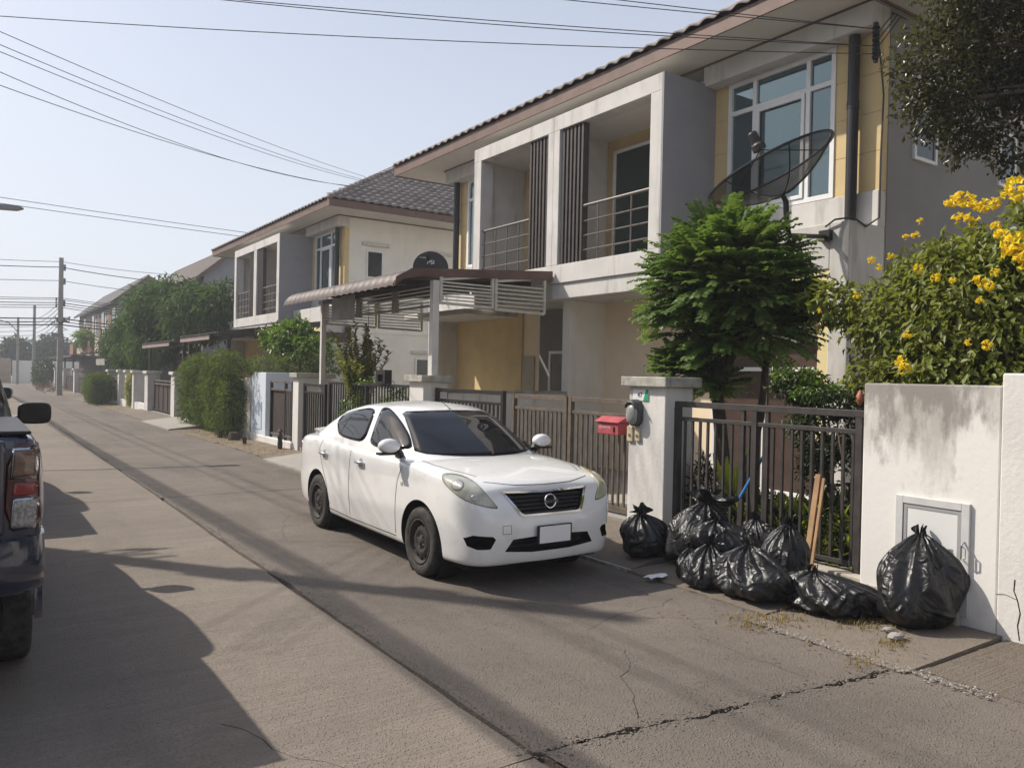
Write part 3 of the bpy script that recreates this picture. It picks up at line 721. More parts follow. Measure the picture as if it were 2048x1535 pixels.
a = MB(); rows = []
for (sc, x) in ((.86,6.083),(.84,6.07),(.7,6.05),(.4,6.035),(.02,6.032)): rows.append([(x, 6.535+(y-6.535)*sc, 1.425+(z-1.425)*sc) for y, z in stadium(6.535, 1.425, .19, .27)])
a.grid(rows, closed=True); a.build('lens', mat('frosted_glass', (.30,.30,.28), .35, .1, 9), t, smooth=True)
a = MB(); rows = [[(x, 6.535+(y-6.535)*s, 1.44+(z-1.44)*s) for y, z in stadium(6.535,1.44,.19,.30)[:11]] for (s, x) in ((.95,6.083),(.97,6.05),(.8,6.035))]
a.grid(rows); a.build('hood', mat('dark_grey_metal', (.07,.07,.075)), t, smooth=True)
for (yc, zc, w_, h_, lb) in ((6.625,1.20,.09,.17,'beige intercom box under the oval lamp, beside the letterbox'),(6.505,1.20,.075,.15,'beige doorbell button box under the oval lamp')):
    t = thing('doorbell', (6.16, yc, zc), lb, 'doorbell')
    a = MB(); a.box(6.13, 6.16, yc-w_/2, yc+w_/2, zc-h_/2, zc+h_/2); a.build('case', m_sand, t, bevel=.008)
    a = MB(); a.lathe([(.001,.012),(.016,.01),(.018,0)], (6.13, yc, zc-.01), (-1,0,0), 12); a.build('button', m_steel, t)
# red letterbox on the gate
t = thing('letterbox', (6.22, 6.98, 1.16), 'faded red letterbox with gabled lid on the rusty gate', 'letterbox')
a = MB(); a.box(6.12, 6.31, 6.80, 7.16, 1.17, 1.31); a.build('body', m_pinkred, t, bevel=.008)
a = MB(); a.prism([(6.09,7.19,1.312),(6.34,7.19,1.312),(6.215,7.19,1.375)], (0,-.42,0)); a.build('lid', m_pinkred, t, bevel=.005)
a = MB(); a.box(6.112, 6.122, 6.86, 6.885, 1.20, 1.26); a.build('slot', m_void, t)
text_obj('ตู้จดหมาย', .05, (6.117, 7.03, 1.25), (R(90),0,R(-90)), mat('faded_lettering', (.75,.55,.55), .7), t)

def bars(parent, X, ys, z0, z1, w, mt, name='bar'):
    first = None
    for y in ys:
        if first is None:
            a = MB(); a.box(-w/2, w/2, -w/2, w/2, 0, z1-z0); first = a.build(name, mt, parent, local=True); first.location = Vector((X,y,z0))-OFF[parent]; OFF[first] = V(X,y,z0)
        else: inst(first, name, parent, (X, y, z0))
def rail(parent, name, X, y0, y1, z, w, h, mt): a = MB(); a.box(X-w/2, X+w/2, y0, y1, z-h/2, z+h/2); return a.build(name, mt, parent, bevel=.003)
def frange(a, b, n): return [a+(b-a)*i/(n-1) for i in range(n)]
# fence with the rubbish in front
fence = thing('iron_fence', (6.33, 5.0, .15), 'dark iron bar fence between the numbered pillar and stained wall', 'fence')
rail(fence, 'top_rail', 6.33, 3.84, 6.20, 1.555, .05, .06, m_iron); rail(fence, 'middle_rail', 6.33, 3.84, 6.20, 1.40, .04, .04, m_iron); rail(fence, 'bottom_rail', 6.33, 3.84, 6.1, .26, .04, .04, m_iron)
for y in (6.08, 5.06, 3.96):
    a = MB(); a.box(6.30, 6.36, y-.03, y+.03, .15, 1.524); a.build('post', m_iron, fence)
bars(fence, 6.33, [6.08-.105*i for i in range(1,10) if i]+[5.06-.105*i for i in range(1,10)]+[4.02+.0], .28, 1.38, .024, m_iron)
a = MB(); a.box(6.312,6.348,5.19,5.226,.28,1.55); a.build('stay', m_iron, fence); a = MB(); a.box(6.312,6.348,4.9,4.936,.28,1.55); a.build('stay', m_iron, fence)
a = MB(); a.box(6.20, 6.46, 3.84, 6.10, -.05, .19); struct(a.build('fence_kerb', m_footing, None, bevel=.015))
# near gate, two rusty leaves and one darker leaf
def gate(y0, y1, label, mt, nb, zt=1.57, zb=.25, X=6.37, post_w=.06):
    g_ = thing('gate_leaf', (X, (y0+y1)/2, zb), label, 'gate')
    rail(g_, 'top_rail', X, y0+post_w, y1-post_w, zt-.03, .05, .06, mt); rail(g_, 'middle_rail', X, y0+post_w, y1-post_w, zt-.19, .04, .04, mt); rail(g_, 'bottom_rail', X, y0+post_w, y1-post_w, zb+.03, .05, .06, mt)
    for y in (y0+post_w/2, y1-post_w/2): a = MB(); a.box(X-.03, X+.03, y-post_w/2, y+post_w/2, zb-.02, zt+.002); a.build('stile', mt, g_)
    bars(g_, X, frange(y0+post_w, y1-post_w, nb+2)[1:-1], zb+.06, zt-.21, .024, mt)
    return g_
gate(6.70, 8.0, 'rusty brown bar gate leaf carrying the red letterbox', m_ironrust, 11)
gate(8.03, 9.28, 'rusty brown bar gate leaf partly hidden by the sedan windscreen', m_ironrust, 11)
gate(9.50, 11.50, 'black bar gate leaf beside the stained capped pillar', m_ironblack, 16, 1.60)
sc = MB(); sc.box(6.2, 6.5, 6.6, 11.5, .1, .215); struct(sc.build('gate_track', m_ramp))
pw = thing('party_wall', (7.8, 11.60, 0), 'low white wall with black mould along its top behind the gates', 'wall')
m_mould = mat('mouldy_white_wall', (.66,.63,.58), .9, .1, 2, stain=.85, stain_col=(.07,.06,.05), stain_scale=3.2, streak=True, bump=.3)
a = MB(); a.box(6.62, 9.1, 11.56, 11.68, 0, 1.52); a.build('wall_panel', m_mould, pw, bevel=.01)
a = MB(); a.box(6.62, 9.1, 11.54, 11.70, 1.521, 1.56); a.build('coping', m_footing, pw, bevel=.006)
# far unit frontage
ff = thing('iron_fence', (6.3, 14.0, .2), 'black bar fence with climbing plants behind the sedan', 'fence')
rail(ff, 'top_rail', 6.3, 12.06, 16.0, 1.60, .05, .05, m_ironblack); rail(ff, 'bottom_rail', 6.3, 12.06, 16.0, .35, .05, .05, m_ironblack)
for y in (12.2, 14.1, 15.95): a = MB(); a.box(6.27, 6.33, y-.03, y+.03, .1, 1.575); a.build('post', m_ironblack, ff)
bars(ff, 6.3, frange(12.35, 15.85, 30), .375, 1.576, .02, m_ironblack)
a = MB(); a.box(6.2,6.4,12.05,16.0,-.05,.3); a.build('kerb', m_whiteold, ff)
bx_ = thing('letterbox', (6.25, 13.3, 1.62), 'small open black frame standing on the black fence', 'letterbox')
a = MB()
for (y0,y1,z0,z1) in ((13.12,13.2,1.63,1.88),(13.42,13.5,1.63,1.88),(13.2,13.42,1.8,1.88),(13.2,13.42,1.63,1.67)): a.box(6.2,6.34,y0,y1,z0,z1)
a.build('frame', m_ironblack, bx_)
gate(16.05, 17.35, 'black bar gate leaf with white post behind it', m_ironblack, 8, 1.56, .2, 6.25)
gf = thing('panel_gate', (6.25, 19.0, .2), 'dark brown solid panel gate joined to the pale blue wall', 'gate')
rail(gf, 'top_rail', 6.22, 18.0, 19.6, 1.56, .05, .05, m_railmetal); rail(gf, 'middle_rail', 6.22, 18.0, 19.6, 1.38, .05, .05, m_railmetal); rail(gf, 'bottom_rail', 6.22, 18.0, 19.6, .3, .05, .05, m_railmetal)
a = MB(); a.box(6.24, 6.27, 18.55, 19.55, .32, 1.36); a.build('panel', m_brown, gf)
for y in (18.02, 18.5, 19.57): a = MB(); a.box(6.19, 6.25, y-.03, y+.03, .08, 1.58); a.build('post', m_ironblack, gf)
bars(gf, 6.22, frange(18.08, 18.45, 4), .32, 1.36, .03, m_railmetal)
bp_ = thing('blue_pillar', (6.4, 20.45, 0), 'pale blue painted wall block with a small blue hatch', 'wall')
a = MB(); a.box(6.16, 6.9, 19.85, 21.05, -.02, 1.78); a.build('block', m_bluewhite, bp_, bevel=.012)
a = MB(); a.box(6.145,6.16,20.15,20.85,.35,1.05); a.build('hatch', mat('blue_hatch', (.52,.60,.70), .6), bp_, bevel=.004)
a = MB(); a.tube([(6.14,20.3,.7),(6.12,20.3,.72),(6.12,20.3,.82),(6.14,20.3,.84)], .008, 6); a.build('handle', m_steel, bp_)
a = MB(); a.box(6.14,6.5,17.9,21.1,-.03,.2); a.build('plinth', m_whiteold, bp_, bevel=.02)
lw = thing('boundary_wall', (6.2, 24, 0), 'peeling white boundary wall under the green hedge', 'wall')
a = MB(); a.box(6.14, 6.3, 21.06, 26.2, -.02, 1.62); a.build('wall_panel', m_mould, lw)
sp_ = MB(); sp_.tube([(5.72,21.0,.0),(5.72,21.0,.22)], [.16,.12], 10); q = sp_.build('tree_stump', m_trunk); tag(q, 'short cut tree stump at the foot of the pale blue block', 'stump')
for i, (y, lb) in enumerate(((21.9, 'small black iron bracket on the verge under the hedge'), (19.7, 'small black iron bracket on the verge by the blue block'))):
    t = MB(); t.tube([(5.62,y-.08,0),(5.62,y-.08,.2),(5.62,y+.08,.2),(5.62,y+.08,0)], .025, 6); tag(t.build('iron_bracket', m_ironblack), lb, 'bracket')
t = MB(); t.lathe([(.001,0),(.05,0),(.06,.1),(.05,.2),(.065,.27),(.05,.33),(.001,.36)], (5.95,18.05,.05), (0,0,1), 10); t.lathe([(.001,0),(.07,.04),(.001,.12)], (5.95,18.05,.40), (0,0,1), 10)
tag(t.build('hydrant_post', mat('rust_black', (.05,.035,.03), .7, .4, 8)), 'squat dark iron post in front of the dark panel gate', 'post')
# gates of the farther houses
def slat_gate(y0, y1, label, n=5, zt=1.35):
    g_ = thing('slat_gate', (6.3, (y0+y1)/2, .1), label, 'gate')
    a = MB(); a.box(6.33, 6.35, y0, y1, .15, zt-.14); a.build('panel', m_brown, g_)
    for z in (zt, zt-.13, .2): rail(g_, 'rail', 6.28, y0, y1, z, .05, .05, m_railmetal if z != .2 else m_ironblack)
    for y in frange(y0+.03, y1-.03, n): a = MB(); a.box(6.30, 6.335, y-.03, y+.03, .12, zt); a.build('post', m_railmetal, g_)
slat_gate(26.3, 29.9, 'dark slatted gate half covered by the hedge'); slat_gate(30.7, 34.9, 'dark slatted gate between two white capped pillars', 6)
slat_gate(42.9, 45.5, 'brown garden gate beside the square bush', 3); slat_gate(62.2, 68.9, 'far dark gate beyond the utility pole', 6); slat_gate(69.7, 75.9, 'farthest dark gate near the end of the street', 6); slat_gate(47, 61, 'long dark bar fence behind the utility pole', 14)
a = MB(); a.box(6.12, 6.3, 35.75, 42.3, -.02, .35); tag(a.build('low_wall', m_whiteold), 'low peeling white kerb wall between thin white pillars', 'wall')

# ---------------------------------------------------------------- carport of the far unit
cp = thing('carport', (6.35, 14.0, 0), 'brown curved-edge carport roof with cream bar grills', 'carport')
def canopy_profile():
    pts = [(8.72, 3.66)]
    for i in range(1, 9): t_ = i/8; pts.append((8.72-t_*2.85, 3.66-.20*t_))
    for i in range(1, 9): an = R(86)*i/8; pts.append((5.87-.30*math.sin(an), 3.46-.26*(1-math.cos(an))-.02*i/8))
    return pts
prof = canopy_profile(); ny = 20; y0c, y1c = 11.56, 16.85; wst = (y1c-y0c)/ny
a = MB(); rows = []
for (x, z) in prof:
    rows.append([(x, wst*s, z+.024*(1-abs(2*s-1)**2.2)) for s in (0,.08,.2,.5,.8,.92,1)])
a.grid(rows); st0 = MB(); st0.v = [Vector(p) for p in a.v]; st0.f = a.f; st0.m = a.m
first = st0.build('roof_strip', m_canopylight, cp, smooth=True, local=True)
first.location = V(0, y0c, 0)-OFF[cp]; OFF[first] = V(0,y0c,0)
for i in range(1, ny): inst(first, 'roof_strip', cp, (0, y0c+wst*i, 0))
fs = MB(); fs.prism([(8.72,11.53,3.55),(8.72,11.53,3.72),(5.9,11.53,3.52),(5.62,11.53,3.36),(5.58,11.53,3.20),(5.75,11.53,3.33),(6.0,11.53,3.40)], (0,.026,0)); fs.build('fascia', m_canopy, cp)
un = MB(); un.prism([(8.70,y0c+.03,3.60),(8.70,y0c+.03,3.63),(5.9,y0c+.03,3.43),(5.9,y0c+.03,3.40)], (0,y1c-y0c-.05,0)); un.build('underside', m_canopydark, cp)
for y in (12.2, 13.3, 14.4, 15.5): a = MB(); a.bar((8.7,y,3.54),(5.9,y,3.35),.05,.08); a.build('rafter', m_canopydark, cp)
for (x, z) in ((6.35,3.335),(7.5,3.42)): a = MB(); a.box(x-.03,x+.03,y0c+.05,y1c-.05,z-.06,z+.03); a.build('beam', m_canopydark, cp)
for (x, y, w_) in ((6.35,11.60,.12),(6.35,16.55,.10)):
    a = MB(); a.box(x-w_/2,x+w_/2,y-w_/2,y+w_/2,.1,3.36); a.build('post', m_post, cp, bevel=.006)
def grill_x(y, x0, x1, zt, zb, n, nm='grill'):
    fr = MB(); fr.bar((x0,y,zt-.02),(x1,y,zt+.12),.04,.04); fr.bar((x0,y,zb),(x1,y,zb-.02),.04,.045)
    for x in (x0,x1): fr.bar((x,y,zb-.02),(x,y,zt+.05+.1*(x==x1)),.05,.05,(1,0,0))
    f = fr.build(nm+'_frame', m_grill, cp)
    for i in range(n):
        z = zb + (zt-zb)*(i+1)/(n+1); b = MB(); b.bar((x0+.025,y,z),(x1-.025,y,z),.025,.025); b.build('grill_bar', m_grill, f)
grill_x(11.56, 6.44, 7.45, 3.40, 3.0, 6); grill_x(11.56, 7.52, 8.56, 3.46, 2.96, 6)
grill_x(16.5, 6.42, 7.55, 3.35, 2.86, 7); grill_x(16.5, 7.62, 8.7, 3.35, 2.84, 7)
fr = MB(); fr.box(6.33,6.37,11.68,16.48,2.93,2.97)
for y in (13.05, 14.65): fr.box(6.32,6.38,y-.09,y+.09,2.9,3.3)
f = fr.build('front_grill_frame', mat('worn_brown_grill', (.28,.24,.20), .6, .3, 8), cp)
for i in range(5): b = MB(); b.box(6.34,6.36,11.68,16.48,3.0+i*.065,3.02+i*.065); b.build('grill_bar', m_grill, f)
t = MB(); t.grid([[(6.30, 14.75+.3*i, 3.36-.12*j+.01*math.sin(i+j)) for j in range(5)] for i in range(5)])
tag(t.build('hanging_sheet', mat('grey_plastic_sheet', (.36,.35,.32), .6, .3, 5)), 'grey plastic sheet tied to the carport grill', 'sheet')
# carport of the second duplex
def carport2(loc_y0, loc_y1, label, zf=2.72):
    c = thing('carport', (6.2, (loc_y0+loc_y1)/2, 0), label, 'carport')
    n = int((loc_y1-loc_y0)/.3); w_ = (loc_y1-loc_y0)/n; a = MB(); rows = []
    for i in range(9):
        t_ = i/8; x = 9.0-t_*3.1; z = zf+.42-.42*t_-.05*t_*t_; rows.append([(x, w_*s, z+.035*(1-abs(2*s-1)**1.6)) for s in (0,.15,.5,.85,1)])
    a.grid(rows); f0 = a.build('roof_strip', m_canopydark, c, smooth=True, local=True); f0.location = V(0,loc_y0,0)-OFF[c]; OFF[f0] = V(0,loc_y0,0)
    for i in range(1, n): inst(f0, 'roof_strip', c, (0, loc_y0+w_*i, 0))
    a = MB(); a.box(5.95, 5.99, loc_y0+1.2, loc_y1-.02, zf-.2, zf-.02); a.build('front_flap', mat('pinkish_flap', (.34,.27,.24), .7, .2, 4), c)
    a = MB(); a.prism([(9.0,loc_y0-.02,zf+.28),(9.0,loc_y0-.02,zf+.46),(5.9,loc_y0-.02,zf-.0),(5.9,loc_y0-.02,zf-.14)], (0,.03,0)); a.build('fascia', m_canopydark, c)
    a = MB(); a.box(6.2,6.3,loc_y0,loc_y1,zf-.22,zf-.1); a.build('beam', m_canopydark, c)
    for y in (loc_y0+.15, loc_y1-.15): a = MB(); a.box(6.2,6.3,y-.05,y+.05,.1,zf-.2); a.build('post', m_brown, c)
carport2(23.5, 28.6, 'dark brown carport roof behind the clipped hedge', 2.92); carport2(29.2, 35.6, 'dark brown carport roof under the mango tree', 2.84)
cb = thing('carport_beam', (8.0, 19.4, 0), 'brown timber beam across the gap beside the white side wall', 'beam')
a = MB(); a.box(6.9, 9.85, 23.30, 23.42, 2.75, 3.05); a.build('beam', m_brownwood, cb)
# wall lamp, wind chime, small dish
t = thing('wall_lantern', (10.0, 24.1, 3.1), 'black lantern on the white side wall of the farther duplex', 'lamp')
a = MB(); a.box(9.98,10.06,24.08,24.115,2.98,3.2); a.build('backplate', m_ironblack, t)
a = MB(); a.lathe([(.001,.36),(.03,.34),(.12,.22),(.10,.21),(.09,0),(.05,-.04),(.001,-.06)], (10.02,23.95,3.0), (0,0,1), 6); a.build('lantern_body', m_ironblack, t)
a = MB(); a.lathe([(.085,.02),(.098,.2)], (10.02,23.95,3.0), (0,0,1), 6); a.build('glass', mat('lantern_glass', (.35,.35,.33), .3), t)
t = thing('wind_chime', (6.71, 15.0, 2.4), 'small dark wind chime hanging below the carport grill', 'wind chime')
a = MB(); a.tube([(6.71,15.0,3.2),(6.71,15.0,2.5)], .006, 5); a.build('cord', m_wire, t)
a = MB()
for (dz, r) in ((2.66,.035),(2.55,.05),(2.45,.07)): a.lathe([(.001,.06),(r*.5,.04),(r,0)], (6.71,15.0,dz), (0,0,1), 8)
for k in range(4): an = k*1.57; a.tube([(6.71+.06*math.cos(an),15+.06*math.sin(an),2.46),(6.71+.06*math.cos(an),15+.06*math.sin(an),2.38)], .02, 6)
a.build('bells', m_ironblack, t)
t = thing('small_dish', (9.55, 17.4, 4.0), 'small dark solid satellite dish with white letters above the carport', 'satellite dish')
a = MB(); rows = []
dn = V(-.45,-.85,.28).normalized(); da = dn.orthogonal().normalized(); db = dn.cross(da); dc = V(9.1,16.85,4.33)
for i in range(7): r = .42*i/6+.001; rows.append([dc + dn*(.35*r*r) + (da*math.cos(p)+db*math.sin(p))*r for p in [2*math.pi*j/28 for j in range(28)]])
a.grid(rows, closed=True); a.build('reflector', mat('black_dish', (.02,.02,.022), .5, .1, 5), t, smooth=True)
a = MB(); a.tube([dc, dc-dn*.15, V(9.9,17.3,4.1)], .025, 8); a.build('arm', m_ironblack, t)
a = MB(); a.tube([dc-db*.4, dc+dn*.45-db*.1], .014, 6); a.lathe([(.04,0),(.05,.1),(.001,.12)], dc+dn*.45-db*.1, -dn, 10); a.build('feed', m_ironblack, t)
zx = dn; xx = V(0,0,1).cross(zx).normalized(); yy_ = zx.cross(xx)
lo = text_obj('PSI', .15, dc+dn*.075+yy_*.13, (0,0,0), m_plate, t); lo.rotation_euler = Matrix((xx,yy_,zx)).transposed().to_euler()
# ---------------------------------------------------------------- big mesh dish, cables, poles, far houses
t = thing('mesh_dish', (9.27, 6.34, 3.75), 'large black mesh satellite dish on a bracket above the round tree', 'satellite dish')
dcen = V(8.2, 6.24, 4.10); dn = V(-.282, .337, .898).normalized()          # looks up and over the street
da = dn.cross(V(0,0,1)).normalized(); db = dn.cross(da)
def dpt(r, p): return dcen + dn*(.36*r*r/.64) + (da*math.cos(p)+db*math.sin(p))*r
m_mesh = mat('black_dish_mesh', (.015,.015,.016), .5)
nt = m_mesh.node_tree; tb = nt.nodes.new('ShaderNodeBsdfTransparent'); mx = nt.nodes.new('ShaderNodeMixShader'); mx.inputs[0].default_value = .7
nt.links.new(tb.outputs[0], mx.inputs[1]); nt.links.new(nt.nodes['Principled BSDF'].outputs[0], mx.inputs[2]); nt.links.new(mx.outputs[0], nt.nodes['Material Output'].inputs['Surface'])
a = MB(); a.grid([[dpt(.8*i/7+.002, 2*math.pi*j/40) for j in range(40)] for i in range(8)], closed=True); a.build('mesh_reflector', m_mesh, t, smooth=True)
a = MB(); a.tube([dpt(.8, 2*math.pi*j/40) for j in range(41)], .018, 6); a.build('rim', m_ironblack, t)
for k in range(6): a = MB(); a.tube([dpt(.8*i/6+.002, 2*math.pi*k/6+.25) - dn*.006 for i in range(7)], .009, 5); a.build('rib', m_ironblack, t)
fc = dcen + dn*.68
for k in range(3): a = MB(); a.tube([dpt(.72, 2*math.pi*k/3+.8), fc-dn*.06], .007, 5); a.build('feed_strut', m_ironblack, t)
a = MB(); a.lathe([(.001,-.06),(.085,-.06),(.085,.0),(.06,.03),(.06,.16),(.05,.18),(.001,.18)], fc, dn, 16); fd = a.build('feed_horn', mat('feed_plastic', (.035,.03,.028), .5, .2, 9), t)
a = MB(); a.tube([dcen-dn*.02, dcen-dn*.1, V(8.22,6.18,3.72), V(8.28,6.18,3.6), V(9.25,6.34,3.72)], [.03,.035,.035,.032,.03], 8); a.build('mount_pole', m_ironblack, t)
a = MB(); a.box(9.2,9.268,6.26,6.42,3.66,3.8); a.build('bracket', m_ironblack, t)
a = MB(); a.tube([(8.3,6.2,3.62),(8.75,6.25,3.35),(9.25,6.5,3.2)], .01, 5); a.build('stay', m_ironblack, t)
# insulator rack and cables at the house corner
t = thing('insulator_rack', (9.62, 6.0, 6.1), 'black insulator rack on the corner of the nearer duplex', 'insulators')
a = MB(); a.bar((9.70,5.99,5.98),(9.70,5.99,6.5),.05,.04); a.build('rack', m_ironblack, t)
for z in (6.06,6.16,6.28,6.38): a = MB(); a.lathe([(.001,-.05),(.04,-.05),(.05,-.02),(.03,0),(.05,.02),(.04,.05),(.001,.05)], (9.65,5.96,z), (0,0,1), 10); a.build('insulator', m_black, t)
def cable(pts, r, label, group=None, name='overhead_cable'):
    a = MB(); a.tube(pts, r, 5); o = a.build(name, m_wire); return tag(o, label, 'cable', group)
def span(p, q, sag, n=24):
    p, q = Vector(p), Vector(q); return [p.lerp(q, i/n) - V(0,0,4*sag*(i/n)*(1-i/n)) for i in range(n+1)]
cable([(9.68,5.97,6.4),(9.72,5.93,6.0),(9.89,5.98,5.6),(9.89,6.0,4.8),(9.89,6.0,4.0),(9.6,6.0,3.85),(9.3,5.99,3.93),(9.22,6.2,3.92),(9.24,6.35,3.85)], .013, 'black cable running down the duplex corner to the dish bracket')
for i in range(3): cable([(9.68,5.96,6.35-.1*i),(9.85+.08*i,5.85,6.6),(10.0+.1*i,5.95,6.7),(10.2+.1*i,5.98,6.72)], .008, 'thin black cable looped up to the soffit from the insulator rack', 'cables at the duplex corner')
PL = (-2.4, 13.0)
# service drops from the near corner to the pole across the street, matched by the line they follow overhead
def drop(px_, py_, zend, label, sag, house):
    e = PY(px_, py_, 13.0); s = Vector(house); d = e-s; q = s + d*((PL[0]-s.x)/d.x)
    cable(span(s, q, sag), .006, label, 'service cables to the nearer duplex')
lab = 'black service cable crossing the sky to the nearer duplex corner'
drop(0, 20, 0, lab, .12, (9.63,5.94,6.06)); drop(0,-55,0,lab,.10,(9.63,5.94,6.16)); drop(0,-75,0,lab,.22,(9.63,5.94,6.16)); drop(0,-140,0,lab,.1,(9.63,5.94,6.38)); drop(0,-175,0,lab,.1,(9.63,5.94,6.38))
lab = 'thin cable slanting down behind the nearer duplex eave'
for (y_, sg, hh) in ((45,.18,7.75),(65,.24,7.65),(77,.26,7.6),(88,.55,7.45),(135,.35,7.4)):
    e = PY(0, y_, 13.0); s = V(9.9, 22.6, hh); d = e-s; q = s + d*((PL[0]-s.x)/d.x)
    cable(span(s, q, sg), .0058, lab, 'cables slanting to the farther duplex')
def pole(x, y, h, label, w=.22, hardware=True, arm=None):
    t = thing('utility_pole', (x, y, 0), label, 'utility pole')
    a = MB(); b, c = w/2, w*.36
    a.add([(x-b,y-b,-.1),(x+b,y-b,-.1),(x+b,y+b,-.1),(x-b,y+b,-.1),(x-c,y-c,h),(x+c,y-c,h),(x+c,y+c,h),(x-c,y+c,h)], [(3,2,1,0),(4,5,6,7),(0,1,5,4),(1,2,6,5),(2,3,7,6),(3,0,4,7)])
    a.build('shaft', m_pole, t, bevel=.015)
    if hardware:
        for z in (h*.93, h*.83, h*.67):
            a = MB(); a.box(x+c, x+c+.14, y-.05, y+.05, z-.2, z+.2); a.build('bracket', m_steel, t)
        for k in range(5): a = MB(); a.lathe([(.001,-.05),(.06,-.04),(.04,0),(.06,.04),(.001,.05)], (x-c-.12,y,h*.7-.12*k), (0,0,1), 8); a.build('insulator', m_black, t)
        a = MB(); r = random.Random(int(y))
        for k in range(14): p = V(x+r.uniform(-.35,.35), y+r.uniform(-.2,.2), h*.53+r.uniform(-.35,.35)); a.tube([p, p+V(r.uniform(-.5,.5),r.uniform(-.2,.2),r.uniform(-.25,.25)), p+V(r.uniform(-.6,.6),0,r.uniform(-.3,.3))], .03, 5)
        a.build('cable_tangle', m_wire, t)
        a = MB(); a.box(x-.5,x-.16,y-.1,y+.1,h*.42,h*.42+.28); a.build('junction_box', m_steel, t)
    return t
pole(4.94, 58.4, 8.75, 'tall square concrete utility pole with a tangle of cables', .34)
pole(5.3, 88.0, 7.6, 'shorter far concrete pole beside the far trees', .30, False)
p3 = pole(4.2, 92.5, 6.6, 'far concrete lamp pole by the tan wall', .26, False)
a = MB(); a.tube([(4.15,92.4,5.2),(3.4,92.0,6.0),(2.2,91.5,6.3)], .05, 6); a.build('lamp_arm', m_steel, p3)
pole(PL[0], PL[1], 10.0, 'tall concrete utility pole on the left side of the street', .26)
pole(PL[0], 53.0, 9.0, 'farther concrete utility pole on the left side of the street', .26)
pole(PL[0], -22.0, 9.0, 'concrete utility pole on the left behind the parked pickups', .26)
# lamp reaching in from the left
tip = PY(48, 418, 20.0); t = thing('street_lamp', (-2.4, 20.3, 0), 'grey street lamp arm reaching over the street from the left', 'street lamp')
a = MB(); a.tube([(-2.4,20.3,-.1),(-2.4,20.3,4.9)], [.09,.06], 10); a.build('post', m_steel, t)
a = MB(); a.tube([(-2.4,20.3,4.85),(-1.6,20.2,5.02),(tip.x-.55,20.0,tip.z-.04)], .04, 8); a.build('arm', m_steel, t)
a = MB(); a.prism([(tip.x-.6,19.9,tip.z-.07),(tip.x-.6,19.9,tip.z+.03),(tip.x-.1,19.9,tip.z+.05),(tip.x,19.9,tip.z),(tip.x-.12,19.9,tip.z-.05)], (0,.2,0)); a.build('lamp_head', m_steel, t, bevel=.01)
# street lines
lab = 'black line strung along the poles on the left side of the street'
for i, z in enumerate((9.6, 9.1, 7.6, 7.45, 7.3)):
    for (ya, yb_) in ((-22,13),(13,53),(53,92)): cable(span((PL[0]+.12, ya, z-(.6 if ya != 13 else 0)*.5), (PL[0]+.12, yb_, z-.3), .35), .014 if i < 2 else .03, lab, 'lines along the left poles')
lab = 'overhead line crossing the far end of the street at the utility pole'
for (zl, zr, zp, rr_) in ((8.9,8.3,8.5,.012),(8.4,7.6,8.15,.02),(7.5,6.9,7.3,.014),(6.5,6.0,6.2,.014),(6.3,5.8,6.1,.014),(6.1,5.6,5.9,.02),(5.9,5.4,5.75,.016),(5.7,5.2,5.6,.016),(5.2,4.7,4.9,.03),(4.9,4.5,4.7,.02),(4.7,4.4,4.5,.03)):
    cable(span((-16, 62, zl+.5), (4.94, 58.4, zp), .5), rr_*1.3, lab, 'lines at the far utility pole')
    cable(span((4.94, 58.4, zp), (16.5, 55.5, zr), .3), rr_*1.3, lab, 'lines at the far utility pole')
lab = 'overhead line running down the far street beyond the utility pole'
for i in range(7): cable(span((4.94,58.3,4.3+.28*i), (5.3,88,3.6+.45*i), .25), .02, lab, 'lines beyond the utility pole')
for i in range(6): cable(span((-22,94,4.2+.35*i), (5.3,88,3.9+.42*i), .6), .022, 'line sagging across the end of the street to the shorter pole', 'lines across the street end')
lab = 'faint high line passing behind the farther duplex'
for (zl, zr) in ((9.6,9.2),(9.3,9.0)): cable(span((-14,40,zl), (24,44,zr), .3), .014, lab, 'faint high lines')

